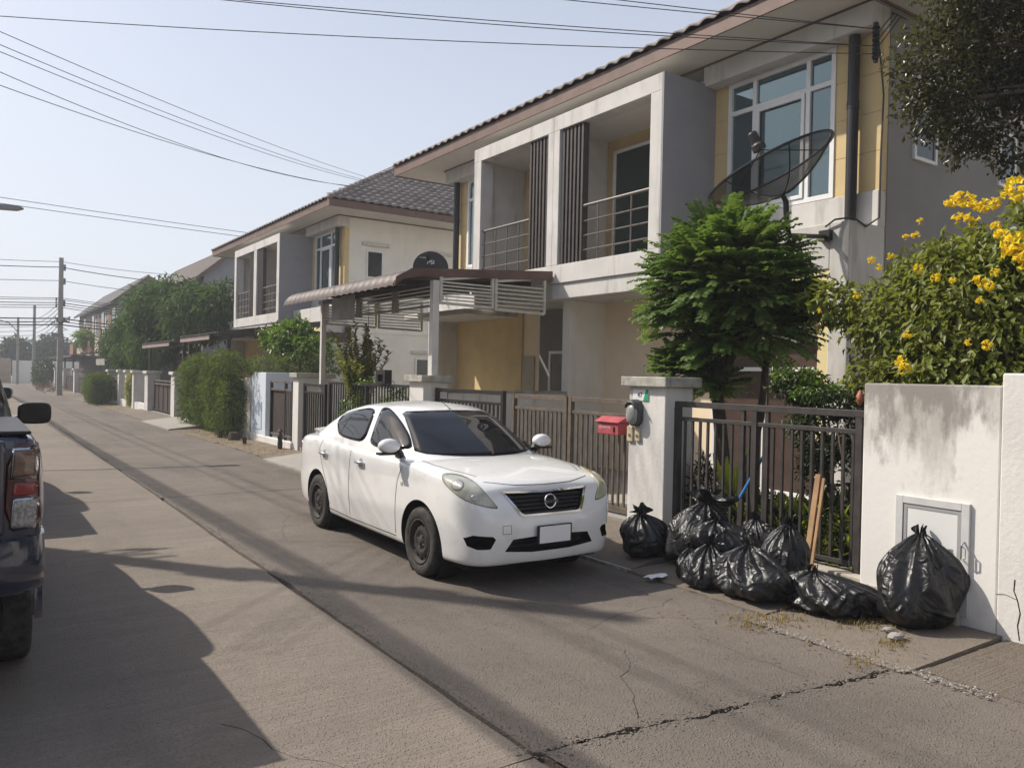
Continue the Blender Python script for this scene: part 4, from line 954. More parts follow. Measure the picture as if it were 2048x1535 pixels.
# ---------------------------------------------------------------- far houses
def gable_house(y0, y1, label, xf=9.4, roofm=m_tilebrown):
    H = thing('row_house', (xf, (y0+y1)/2, 0), label, 'house'); xe = xf-.5; xr = xe+2.6; xb = xe+8
    ze = 6.75; zr = ze+2.2
    a = MB(); a.prism([(xf,y0+.4,0),(xf,y0+.4,ze+.2),(xr,y0+.4,zr-.25),(xb-.6,y0+.4,ze-.4),(xb-.6,y0+.4,0)], (0,y1-y0-.8,0)); a.build('wall', m_grey, H)
    rf = MB(); rf.prism([(xe,y0,ze-.12),(xe,y0,ze),(xr,y0,zr),(xb,y0,ze-.6),(xb,y0,ze-.72),(xr,y0,zr-.14)], (0,y1-y0,0)); rf = rf.build('roof', roofm, H)
    a = MB(); nt_ = int((y1-y0)/.33)
    e = V(0,-1,0); g_ = V(2.6,0,2.2).normalized(); 
    for r in range(9):
        for c in range(nt_): 
            P = V(xe,y1,ze)+e*(c*.33)+g_*(r*.37)+V(-.02,0,.02); a.add([P, P+e*.33, P+e*.33+g_*.4+V(0,0,-.02), P+g_*.4+V(0,0,-.02), P+e*.165+V(-.02,0,.035), P+e*.165+g_*.4+V(0,0,.02)], [(0,4,5,3),(4,1,2,5)])
    stuff(a.build('roof_tiles', roofm, rf))
    a = MB(); a.box(xr-.06,xr+.06,y0-.02,y1+.02,zr-.05,zr+.06); a.build('ridge', roofm, rf)
    a = MB(); a.prism([(xe-.01,y0-.03,ze-.2),(xe-.01,y0-.03,ze),(xr,y0-.03,zr+.02),(xb,y0-.03,ze-.58),(xb,y0-.03,ze-.8),(xr,y0-.03,zr-.22)], (0,.03,0)); a.build('bargeboard', m_fascia, rf)
    n = max(1, int(round((y1-y0)/7)))
    for k in range(n):
        ya = y0+.6+k*(y1-y0-.8)/n; L_ = (y1-y0-.8)/n
        for (f0, f1, z0, z1, mt, nm) in ((.05,.30,3.3,6.4,m_glassdark,'balcony_opening'),(.36,.52,3.4,6.3,m_orange,'orange_panel'),(.56,.80,4.3,6.0,m_glass,'window'),(.84,.97,3.4,6.5,m_tan,'tan_panel')):
            a = MB(); a.box(xf-.06,xf+.02,ya+f0*L_,ya+f1*L_,z0,z1); o = a.build(nm, mt, H)
            if nm == 'window':
                w_ = MB()
                for s in (f0, (f0+f1)/2, f1): w_.box(xf-.1,xf-.05,ya+s*L_-.05,ya+s*L_+.05,z0,z1)
                w_.box(xf-.1,xf-.05,ya+f0*L_,ya+f1*L_,z0-.05,z0+.05); w_.build('frame', m_framewhite, o)
        a = MB(); a.box(xf-1.1,xf,ya+.03*L_,ya+.5*L_,3.0,3.15); a.box(xf-1.1,xf-1.05,ya+.03*L_,ya+.5*L_,3.15,4.0); a.build('balcony', m_orange if k % 2 else m_tan, H)
    a = MB(); a.box(xf-3.0,xf,y0+.5,y1-.5,2.55,2.7); a.build('carport_roof', m_canopydark, H)
    for k in range(n+1):
        y = y0+.6+k*(y1-y0-1.2)/n; a = MB(); a.box(xf-2.9,xf-2.8,y-.05,y+.05,.1,2.55); a.build('carport_post', m_brown, H)
    a = MB(); a.box(xf-.02,xf+.0,y0+.6,y1-.6,.1,2.5); a.build('dark_ground_floor', m_brownwood, H)
    return H
hd = gable_house(66.5, 91.5, 'far row house with steep grey gable roof behind the utility pole', roofm=m_tilefar)
t = thing('air_conditioner', (9.2, 70.5, 4.2), 'white air conditioner unit on the far row house front', 'air conditioner')
a = MB(); a.box(8.95,9.32,70.0,71.1,4.2,4.95); a.build('case', m_framewhite, t, bevel=.02)
a = MB(); a.lathe([(.3,0),(.3,.02),(.001,.02)], (8.95,70.45,4.57), (-1,0,0), 16); a.build('fan_grille', m_black, t)
hc = gable_house(45.0, 63.0, 'brown roofed row house with orange wall behind the mango tree', 10.6)
ew = thing('end_wall', (-6, 100, 0), 'tan boundary wall closing the end of the street', 'wall')
a = MB(); a.box(-40, 4.0, 101, 101.3, -.1, 2.5); a.build('wall_panel', m_tan, ew)
a = MB(); a.box(-40, 4.0, 100.95, 101.35, 2.5, 2.62); a.build('coping', m_cap, ew)
for k in range(11): a = MB(); a.box(-38+k*4, -37.7+k*4, 100.92, 101, -.1, 2.5); a.build('pier', m_tan, ew)
ew2 = MB(); ew2.box(4.1, 40, 100.2, 100.5, -.1, 2.4); tag(ew2.build('side_wall', m_cream), 'pale far wall beyond the second pole', 'wall')
sc_ = MB(); sc_.box(6.1,6.2,47.2,50.5,2.2,2.25)
for k in range(12): sc_.box(6.05,6.08,47.2+k*.28,47.34+k*.28,1.95,2.3)
tag(sc_.build('awning', m_grill), 'striped white awning edge behind the square bush', 'awning')

# ---------------------------------------------------------------- the other side of the street and the next plot (they close the street canyon)
def house_copy(loc, rz, label):
    h = thing('duplex_house', loc, label, 'house'); h.rotation_euler = (0,0,rz)
    for ch in houseA.children:
        if ch.name.split('.')[0] not in ('grey_side_wall','roof'): copy_tree(ch, h)
        elif ch.name.split('.')[0] == 'roof': copy_tree(ch, h, None, ('roof_tile',))
for (y, lb) in ((-6.8, 'duplex across the street behind the parked pickups'), (11.3, 'duplex across the street beside the navy pickup'), (29.4, 'duplex across the street past the silver pickup'), (47.5, 'farthest duplex across the street')):
    house_copy((-7.6, y, 0), math.pi, lb)
house_copy((9.92, YC-18.1, 0), 0, 'duplex on the plot behind the stained white wall')
lb_ = thing('boundary_wall', (-4.7, 20, 0), 'long white boundary wall across the street', 'wall')
a = MB(); a.box(-4.8, -4.65, -18, 60, -.1, 1.6); a.build('wall_panel', m_white, lb_)
# ---------------------------------------------------------------- vehicles
def eval_mesh(o, name):
    bpy.context.view_layer.update(); dg = bpy.context.evaluated_depsgraph_get(); dg.update()
    me = bpy.data.meshes.new_from_object(o.evaluated_get(dg)); me.name = name
    o.modifiers.clear(); old = o.data; o.data = me; return o
def cage(secs, cap_bow=(.05,.04)):
    """secs: list of (u, half profile [(v,z[,du])]) bottom centre -> top centre; returns MB in local car space (v,u,z)"""
    a = MB(); rows = []
    for u, pr_ in secs:
        right = [V(p[0], u+(p[2] if len(p) > 2 else 0), p[1]) for p in pr_]
        left = [V(-p.x, p.y, p.z) for p in right[1:-1]][::-1]
        rows.append(right+left)
    n = len(rows[0]); a.grid(rows, closed=True)
    k = len(secs[0][1])
    for row0, bow, flip in ((0, -cap_bow[0], False), (len(rows)-1, cap_bow[1], True)):
        base = row0*n
        cidx = []
        for i in range(1, k-1):
            p = a.v[base+i]; a.v.append(V(0, p.y+bow, p.z)); cidx.append(len(a.v)-1)
        R_ = [base+i for i in range(k)]; L_ = [base] + [base+n-i for i in range(1, k-1)] + [base+k-1]
        C_ = [base] + cidx + [base+k-1]
        for i in range(k-1):
            for (p, q) in ((R_, C_), (C_, L_)):
                f = [p[i], p[i+1], q[i+1], q[i]]; f2 = []
                for x in f:
                    if x not in f2: f2.append(x)
                a.f.append(f2[::-1] if flip else f2); a.m.append(0)
    return a
def bvh_of(objs):
    vs = []; fs = []
    for o in objs:
        b = len(vs); vs += [v.co.copy() for v in o.data.vertices]; fs += [[i+b for i in p.vertices] for p in o.data.polygons]
    return BVHTree.FromPolygons(vs, fs)
def densify(poly, d):
    out = []
    for i, p in enumerate(poly):
        q = poly[(i+1) % len(poly)]; n = max(1, int(math.hypot(q[0]-p[0], q[1]-p[1])/d))
        out += [(p[0]+(q[0]-p[0])*k/n, p[1]+(q[1]-p[1])*k/n) for k in range(n)]
    return out
def smooth_poly(poly, it=1):
    for _ in range(it):
        out = []
        for i, p in enumerate(poly):
            q = poly[(i+1) % len(poly)]; out += [(p[0]*.75+q[0]*.25, p[1]*.75+q[1]*.25), (p[0]*.25+q[0]*.75, p[1]*.25+q[1]*.75)]
        poly = out
    return poly
def patch(bvh, poly, orig, direc, off, name, mt, parent, rings=7, edge=.008, d=.04, grow=1.0):
    """poly in 2D; orig(p)->ray origin, direc -> direction; drape onto bvh, offset outward"""
    poly = densify(poly, d); c = (sum(p[0] for p in poly)/len(poly), sum(p[1] for p in poly)/len(poly))
    poly = [(c[0]+(p[0]-c[0])*grow, c[1]+(p[1]-c[1])*grow) for p in poly]
    rows = []; dv = Vector(direc).normalized() if direc is not None else None
    def hit(p):
        if dv is None: o_, dd = orig(p)
        else: o_, dd = orig(p), dv
        h, nrm, i, dist = bvh.ray_cast(o_, dd, 30)
        if h is None: return None
        if nrm.dot(dd) > 0: nrm = -nrm
        return h, nrm
    for k in range(rings+1):
        s = 1-k/rings*.999; row = []
        for p in poly:
            q = (c[0]+(p[0]-c[0])*s, c[1]+(p[1]-c[1])*s); r = hit(q)
            if r is None:
                kk = s
                while r is None and kk > .05: kk -= .04; r = hit((c[0]+(p[0]-c[0])*kk, c[1]+(p[1]-c[1])*kk))
                if r is None: return None
            row.append((r[0], r[1]))
        if k == 0: rows.append([h - n_*edge for h, n_ in row])
        rows.append([h + n_*off for h, n_ in row])
    a = MB(); a.grid(rows, closed=True)
    o = a.build(name, mt, parent, smooth=True, local=True); fixnormals_out(o, dv if dv is not None else orig(c)[1]); return o
def mirrored(o, name, mt, parent):
    if o is None: return None
    a = MB(); a.v = [V(-v.co.x, v.co.y, v.co.z) for v in o.data.vertices]; a.f = [list(p.vertices)[::-1] for p in o.data.polygons]; a.m = [0]*len(a.f)
    return a.build(name, mt, parent, smooth=True, local=True)
def fixnormals_out(o, dv):
    me = o.data; s = sum(p.normal.dot(dv)*p.area for p in me.polygons)
    if s > 0: me.flip_normals()
def ribbon(bvh, pts, orig, direc, w, off, name, mt, parent):
    a = MB(); dv = Vector(direc).normalized(); rows = []
    pts = [p for i in range(len(pts)-1) for p in [(pts[i][0]+(pts[i+1][0]-pts[i][0])*k/10, pts[i][1]+(pts[i+1][1]-pts[i][1])*k/10) for k in range(10)]]+[pts[-1]]
    hs = []
    for p in pts:
        h, n_, i, dd = bvh.ray_cast(orig(p), dv, 6)
        if h is not None: hs.append((h, n_ if n_.dot(dv) < 0 else -n_))
    for i, (h, n_) in enumerate(hs):
        t_ = (hs[min(i+1, len(hs)-1)][0]-hs[max(i-1, 0)][0]).normalized(); s = t_.cross(n_).normalized()*w/2
        rows.append([h-s-n_*.004, h-s+n_*off, h+s+n_*off, h+s-n_*.004])
    if len(rows) > 1: a.grid(rows); return a.build(name, mt, parent, local=True)
def wheel(parent, v, u, z, side, r=.31, w=.19, rimr=.195, rim_m=m_steelrim):
    ax = V(side, 0, 0); o = V(v, u, z)
    wh = bpy.data.objects.new('wheel', None)
    a = MB(); hw = w/2
    a.lathe([(rimr+.006,-hw+.01),(rimr+.03,-hw),(r-.03,-hw+.002),(r-.008,-hw+.02),(r,-hw+.045),(r,hw-.045),(r-.008,hw-.02),(r-.03,hw-.004),(rimr+.055,hw),(rimr+.02,hw-.003),(rimr+.004,hw-.016)], o, ax, 48)
    ty = a.build('wheel', m_rubber, parent, smooth=True, local=True)
    t_ = MB()
    for k in range(48):
        an = 2*math.pi*k/48; e1 = ax.orthogonal().normalized(); e2 = ax.cross(e1); rd = e1*math.cos(an)+e2*math.sin(an); td = -e1*math.sin(an)+e2*math.cos(an)
        for s in (-.06, -.02, .02, .06): t_.add([o+rd*(r+.002)+ax*(s+dx)*(w/.19)+td*dt for dx, dt in ((-.014,-.012),(.014,-.012),(.014,.008),(-.014,.008))], [(0,1,2,3)])
    t_.build('tread', m_rubber, ty, local=True)['kind'] = 'stuff'
    b = MB()
    b.lathe([(rimr+.006,hw-.012),(rimr+.01,hw-.004),(rimr-.006,hw-.006),(rimr-.016,hw-.03),(rimr-.03,hw-.045),(rimr-.055,hw-.038),(.115,hw-.018),(.085,hw-.022),(.065,hw-.035),(.05,hw-.030),(.03,hw-.012),(.001,hw-.010)], o, ax, 40)
    rim = b.build('rim', rim_m, ty, smooth=True, local=True)
    h = MB()
    e1 = V(0,1,0); e2 = V(0,0,1)
    for k in range(12):
        an = 2*math.pi*k/12+.1; rd = e1*math.cos(an)+e2*math.sin(an); td = -e1*math.sin(an)+e2*math.cos(an); c = o+rd*(rimr-.045)+ax*(hw-.036)
        h.prism([c-td*.016-rd*.012, c+td*.016-rd*.012, c+td*.02+rd*.014, c-td*.02+rd*.014], ax*.006)
    h.build('vent_hole', m_void, rim, local=True)['kind'] = 'stuff'
    for k in range(4):
        an = 2*math.pi*k/4+.4; rd = e1*math.cos(an)+e2*math.sin(an); nb = MB(); nb.lathe([(.012,0),(.011,.016),(.001,.018)], o+rd*.055+ax*(hw-.036), ax, 6); nb.build('wheel_nut', m_steel, rim, local=True)
    return ty
def sedan(loc, rotz, label, paint):
    S = thing('sedan', (0,0,0), label, 'car')                            # built at the origin, set down on the street at the end
    rinv = Matrix.Rotation(-rotz, 3, 'Z'); lc = rinv @ (CAMP-Vector(loc))
    pxo = lambda p: (lc, (rinv @ ray(p[0], p[1])).normalized())
    z4 = lambda pts: [(560+x*.3418, 760+y*.3418) for x, y in pts]
    def sec(w, zb, zsh, zm, zt, km=.66, d=0):
        return [(0,zb,d*.5),(.60*w,zb,d*.5),(.93*w,zb+.005,d*.4),(.966*w,zb+.05,d*.2),(.988*w,.40),(1.0*w,.56),(.998*w,.72,d*.1),(.985*w,zsh-.09,d*.3),(.962*w,zsh-.022,d*.5),(.925*w,zsh+.008,d*.6),(km*w,zm,d*.7),(0,zt,d*.7)]
    secs = [(-.862, [(0,.225,.05),(.28,.225,.05),(.45,.23,.05),(.52,.27,.03),(.55,.40,.01),(.56,.52,.0),(.55,.62,.02),(.525,.70,.05),(.50,.765,.09),(.465,.79,.11),(.31,.81,.13),(0,.82,.135)]),
            (-.80, sec(.71,.205,.805,.845,.86,.66,.06)),
            (-.65, sec(.80,.195,.885,.91,.925)),
            (-.42, sec(.838,.19,.93,.962,.978)),
            (-.05, sec(.855,.19,.968,1.01,1.03)),
            (.30, sec(.858,.19,.99,1.035,1.055)),
            (.70, sec(.858,.19,1.0,1.015,1.02)),
            (1.40, sec(.858,.19,1.015,1.02,1.02)),
            (2.10, sec(.858,.19,1.035,1.05,1.05)),
            (2.60, sec(.858,.19,1.06,1.095,1.105)),
            (3.00, sec(.845,.20,1.05,1.095,1.115)),
            (3.28, sec(.81,.22,1.03,1.09,1.115)),
            (3.43, sec(.77,.27,1.0,1.06,1.09)),
            (3.525, [(0,.36),(.35,.36),(.60,.365),(.66,.41),(.685,.50),(.69,.60),(.685,.72),(.67,.80),(.64,.87),(.60,.90),(.42,.935),(0,.95)])]
    body = cage(secs, (.03,.035)).build('body', paint, S, smooth=True, local=True); fixnormals(body)
    sd = body.modifiers.new('s', 'SUBSURF'); sd.levels = 3; sd.render_levels = 3; eval_mesh(body, 'body')
    lv = [(.88,-.06,3.5,.825),(.96,.02,3.46,.81),(1.03,.12,3.40,.79),(1.10,.25,3.29,.765),(1.17,.38,3.13,.735),(1.24,.52,2.96,.705),(1.31,.67,2.77,.672),(1.375,.80,2.59,.64),(1.428,.93,2.41,.602),(1.465,1.05,2.23,.545),(1.49,1.18,2.05,.47),(1.508,1.32,1.88,.37),(1.518,1.45,1.72,.2)]
    a = MB(); rows = []; n = 72
    for (z, uf, ur, hw) in lv:
        uc, ha = (uf+ur)/2, (ur-uf)/2; row = []; ex = 2/5.5
        for j in range(n):
            th = 2*math.pi*j/n; sn, cs = math.sin(th), math.cos(th)
            v_ = hw*math.copysign(abs(sn)**ex, sn); du = ha*math.copysign(abs(cs)**ex, cs)
            fr = max(0, -du/ha); re = max(0, du/ha); q = (v_/hw)**2
            u_ = uc+du+.24*q*fr**2*(hw/.8) - .22*q*re**2*(hw/.8)
            row.append(V(v_, u_, z-.018*q*(z > 1.4)))
        rows.append(row)
    a.grid(rows, closed=True); a.add([V(0,1.58,1.521)]+rows[-1], [(0, 1+(j+1)%n, 1+j) for j in range(n)])
    cab = a.build('cabin', paint, S, smooth=True, local=True); fixnormals(cab)
    # cut wheel arches and front openings out of the body
    def cutter(mb):
        o = mb.build('cutter', m_void, None); fixnormals(o); return o
    cuts = []
    for u in (0, 2.6):
        for s in (-1, 1):
            c = MB(); c.tube([(s*.58, u, .31), (s*1.0, u, .31)], .375, 48); cuts.append(cutter(c))
    def front_prism(poly, u0, u1): c = MB(); c.prism([(v, u0, z) for v, z in poly], (0, u1-u0, 0)); return cutter(c)
    grille = [(-.46,.835),(-.25,.825),(0,.82),(.25,.825),(.46,.835),(.335,.64),(.30,.625),(-.30,.625),(-.335,.64)]
    intake = [(-.47,.34),(-.40,.44),(-.2,.45),(.2,.45),(.40,.44),(.47,.34),(.2,.315),(-.2,.315)]
    fog = [(.60,.37),(.56,.45),(.585,.475),(.73,.485),(.775,.455),(.755,.39),(.70,.365)]
    cuts.append(front_prism(intake, -1.2, -.74)); cuts.append(front_prism(fog, -1.2, -.60)); cuts.append(front_prism([(-v, z) for v, z in fog], -1.2, -.60)); 
    cuts.append(front_prism([(v*.95, .73+(z-.73)*.9) for v, z in grille], -1.2, -.70))
    full = bvh_of([body]); fullc = bvh_of([body, cab]); cabv = bvh_of([cab])
    for c in cuts:
        b = body.modifiers.new('b', 'BOOLEAN'); b.operation = 'DIFFERENCE'; b.solver = 'EXACT'; b.object = c; b.material_mode = 'TRANSFER'
    eval_mesh(body, 'body')
    for c in cuts: bpy.data.objects.remove(c)
    for p in body.data.polygons: p.use_smooth = True
    wmod = body.modifiers.new('w', 'EDGE_SPLIT'); wmod.split_angle = R(42)
    side = lambda s: ((lambda p: V(s*3, p[0], p[1])), V(-s,0,0))
    frontp = ((lambda p: V(p[0], -3, p[1])), V(0,1,0)); rearp = ((lambda p: V(p[0], 6, p[1])), V(0,-1,0))
    # glazing
    ws = [(-.66,1.075),(-.52,1.40),(-.46,1.425),(-.2,1.437),(0,1.44),(.2,1.437),(.46,1.425),(.52,1.40),(.66,1.075),(.60,1.055),(.3,1.04),(0,1.035),(-.3,1.04),(-.60,1.055)]
    patch(cabv, ws, *frontp, .0035, 'windscreen', m_carglass, S, 12, .01, .03)
    rw = [(-.58,1.14),(-.50,1.33),(-.42,1.36),(0,1.375),(.42,1.36),(.50,1.33),(.58,1.14),(.3,1.12),(-.3,1.12)]
    patch(cabv, rw, *rearp, .0035, 'rear_window', m_carglass, S, 10, .01, .03)
    fwin = z4([(527,376),(548,300),(588,190),(604,166),(640,164),(692,218),(745,300),(765,350),(768,400),(640,400)])
    rwin = z4([(342,240),(372,205),(430,180),(563,160),(530,250),(490,358),(420,345),(352,322),(342,285)])
    for (pl, nm, g1) in ((fwin, 'front_side_window', 1.05), (rwin, 'rear_side_window', 1.05)):
        pl = smooth_poly(pl, 2)
        o = patch(fullc, pl, pxo, None, .003, 'window_seal', m_black, S, 6, .012, 9, g1); mirrored(o, 'window_seal', m_black, S)
        o = patch(fullc, pl, pxo, None, .006, nm, m_carglass, S, 8, .006, 9); mirrored(o, nm, m_carglass, S)
    for s in (-1, 1):
        ribbon(cabv, [(2.15,1.125),(2.11,1.22),(2.06,1.33)], *side(s), .022, .008, 'window_divider', m_black, S)
        # panel gaps
        for ln_ in ([(.50,.30),(.48,.62),(.46,.80),(.40,.93)], [(1.62,.30),(1.63,.6),(1.64,.98)], [(2.22,.33),(2.28,.55),(2.46,.78),(2.55,.93),(2.50,1.03)], [(.50,.275),(1.6,.265),(2.22,.28)]):
            ribbon(full, ln_, *side(s), .0095, .0012, 'panel_gap', mat('gap_grey', (.06,.06,.06), .7), S)
        for u in (1.34, 2.38):
            h, n_, i, dd = full.ray_cast(V(s*3, u, .885), V(-s,0,0), 5)
            a = MB(); a.tube([h+V(s*.0,-.10,0)-n_*.005, h+n_*.032+V(0,-.07,0), h+n_*.036, h+n_*.032+V(0,.07,0), h+V(0,.10,0)-n_*.005], [.012,.015,.016,.015,.012], 8); a.build('door_handle', paint if paint is not m_paintw else m_chrome, S, smooth=True, local=True)
            a = MB(); a.lathe([(.001,.0),(.035,.001),(.045,.004)], h, n_, 16); a.build('handle_cup_shade', mat('cup_shade_grey', (.4,.4,.4), .5), S, local=True)  # shallow grey disc; shade of the handle cup is put into its colour
        # mirror
        mc = V(s*(.925 if s < 0 else .895), .50 if s < 0 else .56, 1.13); a = MB(); rows = []
        for i in range(9):
            th = math.pi*i/8; rows.append([mc + V(s*(-.112*math.cos(p)*abs(math.sin(th))**.6), -.075*math.cos(th) if math.cos(th) > 0 else -.05*math.cos(th), .072*math.sin(p)*abs(math.sin(th))**.6) for p in [2*math.pi*j/20 for j in range(20)]])
        a.grid(rows, closed=True); mi = a.build('mirror', paint, S, smooth=True, local=True)
        a = MB(); a.tube([mc+V(-s*.08,0,-.05), V(s*.79,.54,1.04)], [.035,.045], 8); a.build('mirror_stalk', m_black, mi, local=True)
        a = MB(); a.box(mc.x-.11, mc.x+.11, mc.y-.055, mc.y+.045, mc.z-.082, mc.z-.062); a.build('mirror_base', m_black, mi, local=True)
        a = MB(); a.prism([(s*.765,.50,1.02),(s*.775,.70,1.03),(s*.735,.68,1.12)], (s*.03,0,0)); a.build('mirror_sail', m_black, mi, local=True)
    hl = smooth_poly(z4([(950,575),(957,550),(985,545),(1050,552),(1110,577),(1160,612),(1205,665),(1240,705),(1278,750),(1225,745),(1160,730),(1090,706),(1040,675),(1000,642),(966,608)]), 1)
    o = patch(full, hl, pxo, None, .002, 'headlight_seal', m_black, S, 5, .01, 8, 1.03); mirrored(o, 'headlight_seal', m_black, S)
    o = patch(full, hl, pxo, None, .006, 'headlight', m_lens, S, 8, .006, 8); mirrored(o, 'headlight', m_lensy, S)
    for (cx_, cy_, rr_) in ((1040,615,38),(1140,690,24)):
        ci = [(cx_+rr_*1.0*math.cos(q), cy_+rr_*.85*math.sin(q)) for q in [2*math.pi*k/16 for k in range(16)]]
        o = patch(full, z4(ci), pxo, None, .0085, 'lamp_reflector', mat('lamp_reflector', (.46,.46,.43), .3, metal=.3), S, 3, .003, 8); mirrored(o, 'lamp_reflector', MATS['lamp_reflector'], S)
    for s in (-1, 1):
        tl = smooth_poly([(-.10,.80),(.02,.76),(.22,.80),(.26,.90),(.18,.985),(.0,.98)], 2)
        d2 = V(-s*.62, -.78, 0).normalized(); e2 = V(s*.78, -.62, 0).normalized()
        org2 = (lambda p, e2=e2, d2=d2, s=s: V(s*.60, 3.50, 0) + e2*p[0] + V(0,0,p[1]) - d2*3)
        patch(full, tl, org2, d2, .006, 'tail_light', m_red, S, 6, .006, .03)
        h, n_, i, dd = full.ray_cast(V(s*3,.36,.79), V(-s,0,0), 5); a = MB(); a.lathe([(.001,.008),(.018,.006),(.022,0)], h, n_, 12); a.build('side_indicator', m_lens, S, local=True)
    # grille: chrome V-shaped surround, slats, badge
    ring = densify(grille, .03); a = MB(); rows = []
    def fh(v, z): h, n_, i, dd = full.ray_cast(V(v,-3,z), V(0,1,0), 6); return h if h else V(v,-.75,z)
    for p in ring:
        c0 = fh(*p); ip = (p[0]*.93, .73+(p[1]-.73)*.84); c1 = fh(*ip)
        rows.append([c0+V(0,.006,0), c0+V(0,-.010,0), c1+V(0,-.010,0), c1+V(0,.02,0)])
    rows.append(rows[0]); a.grid(rows); gr = a.build('grille_surround', m_chrome, S, local=True)
    a = MB(); a.prism([(v*.95, -.70, .73+(z-.73)*.9) for v, z in grille], (0,-.004,0)); a.build('grille_back', m_void, gr, local=True)
    for i in range(6):
        z = .65+i*.032; hw = .29+(z-.64)*.68; a = MB(); pts = [fh(v, z)+V(0,.022,0) for v in [hw*(k/6-1) for k in range(13)]]
        for k in range(12): a.bar(pts[k], pts[k+1], .012, .013)
        a.build('grille_slat', mat('blue_black_slat', (.016,.018,.03), .35), gr, local=True)
    bc = fh(0, .735)+V(0,-.02,0); a = MB(); a.tube([bc+V(.058*math.cos(t_),.004*math.sin(t_),.058*math.sin(t_)) for t_ in [2*math.pi*k/28 for k in range(29)]], .0075, 8, False); a.box(-.075,.075,bc.y-.012,bc.y+.004,bc.z-.011,bc.z+.011)
    bd = a.build('badge', m_chrome, gr, local=True)
    text_obj('NISSAN', .022, (0,0,0), (R(90),0,0), m_black, bd).location = (0, bc.y-.0135, bc.z)
    # intake and fog liners
    a = MB()
    for z in (.36,.40): 
        pts = [fh(v, z-.0) for v in (-.42,.42)]
        a.bar(V(-.40,-.76,z), V(.40,-.76,z), .02, .012)
    a.build('intake_slats', m_black, S, local=True)
    # plate, tow cover, hood line
    ph = fh(0,.47); a = MB(); a.box(-.185,.185,ph.y-.035,ph.y-.02,.385,.545); pl = a.build('number_plate', m_black, S, local=True, bevel=.01)
    a = MB(); a.box(-.165,.165,ph.y-.039,ph.y-.0352,.392,.535); a.build('plate_face', m_plate, pl, local=True, bevel=.012)
    gapm = mat('gap_grey', (.12,.12,.12), .7)
    ribbon(full, [(-.56,.905),(-.3,.875),(0,.868),(.3,.875),(.56,.905)], *frontp, .008, .0015, 'bonnet_gap', gapm, S)
    top = (lambda p: V(p[0], p[1], 3)), V(0,0,-1)
    for s in (-1, 1): ribbon(fullc, [(s*.56,-.50),(s*.66,-.25),(s*.70,.0),(s*.695,.25)], *top, .008, .0015, 'bonnet_side_gap', gapm, S)
    for pts in ([(-.50,.56),(-.42,.56),(-.42,.49),(-.50,.49),(-.50,.56)],): ribbon(full, pts, *frontp, .004, .001, 'tow_cover_line', gapm, S)
    # wipers, aerial, spoiler, floor
    for (v0, v1) in ((-.50,.02),(.05,.52)):
        a = MB(); pts = []
        for k in range(7):
            v = v0+(v1-v0)*k/6; h, n_, i, dd = fullc.ray_cast(V(v,-3,1.062+.0*k), V(0,1,0), 6); pts.append(h+V(0,-.015,.008))
        a.tube(pts, .008, 6); a.build('wiper', m_black, S, local=True)
    a = MB(); a.tube([(.02,1.02,1.44),(.02,1.02,1.455)], .018, 10); a.tube([(.02,1.02,1.455),(-.14,1.10,1.60)], [.004,.002], 6); a.build('aerial', m_black, S, local=True)
    rows = [[] for _ in range(5)]
    for v in [(-.60+.10*k) for k in range(13)]:
        cvx = -.05*(v/.6)**2; zb_ = [full.ray_cast(V(v, u_+cvx, 3), V(0,0,-1), 5)[0].z for u_ in (3.20, 3.32, 3.40)]
        for r_, (u_, z_) in zip(rows, ((3.20,zb_[0]-.004),(3.30,zb_[1]+.012),(3.46,zb_[1]+.035),(3.465,zb_[1]+.018),(3.36,zb_[2]-.01))): r_.append(V(v, u_+cvx, z_))
    a = MB(); a.grid(rows); a.build('boot_spoiler', paint, S, smooth=True, local=True)
    a = MB(); a.box(-.70,.70,-.6,3.3,.155,.20); a.build('underbody', m_void, S, local=True)
    for s in (-1,1):
        for u in (0,2.6):
            wheel(S, s*.755, u, .31, s)
            a = MB(); a.lathe([(.372,.0),(.372,-.24),(.001,-.25)], V(s*.80,u,.31), V(s,0,0), 32); a.build('arch_liner', m_void, S, local=True)
    S.location = loc; S.rotation_euler = (0,0,rotz); OFF[S] = Vector(loc)
    return S
sedan((3.385+.8475, 6.38, 0), R(-0.6), 'white four-door sedan parked facing the rubbish bags', m_paintw)
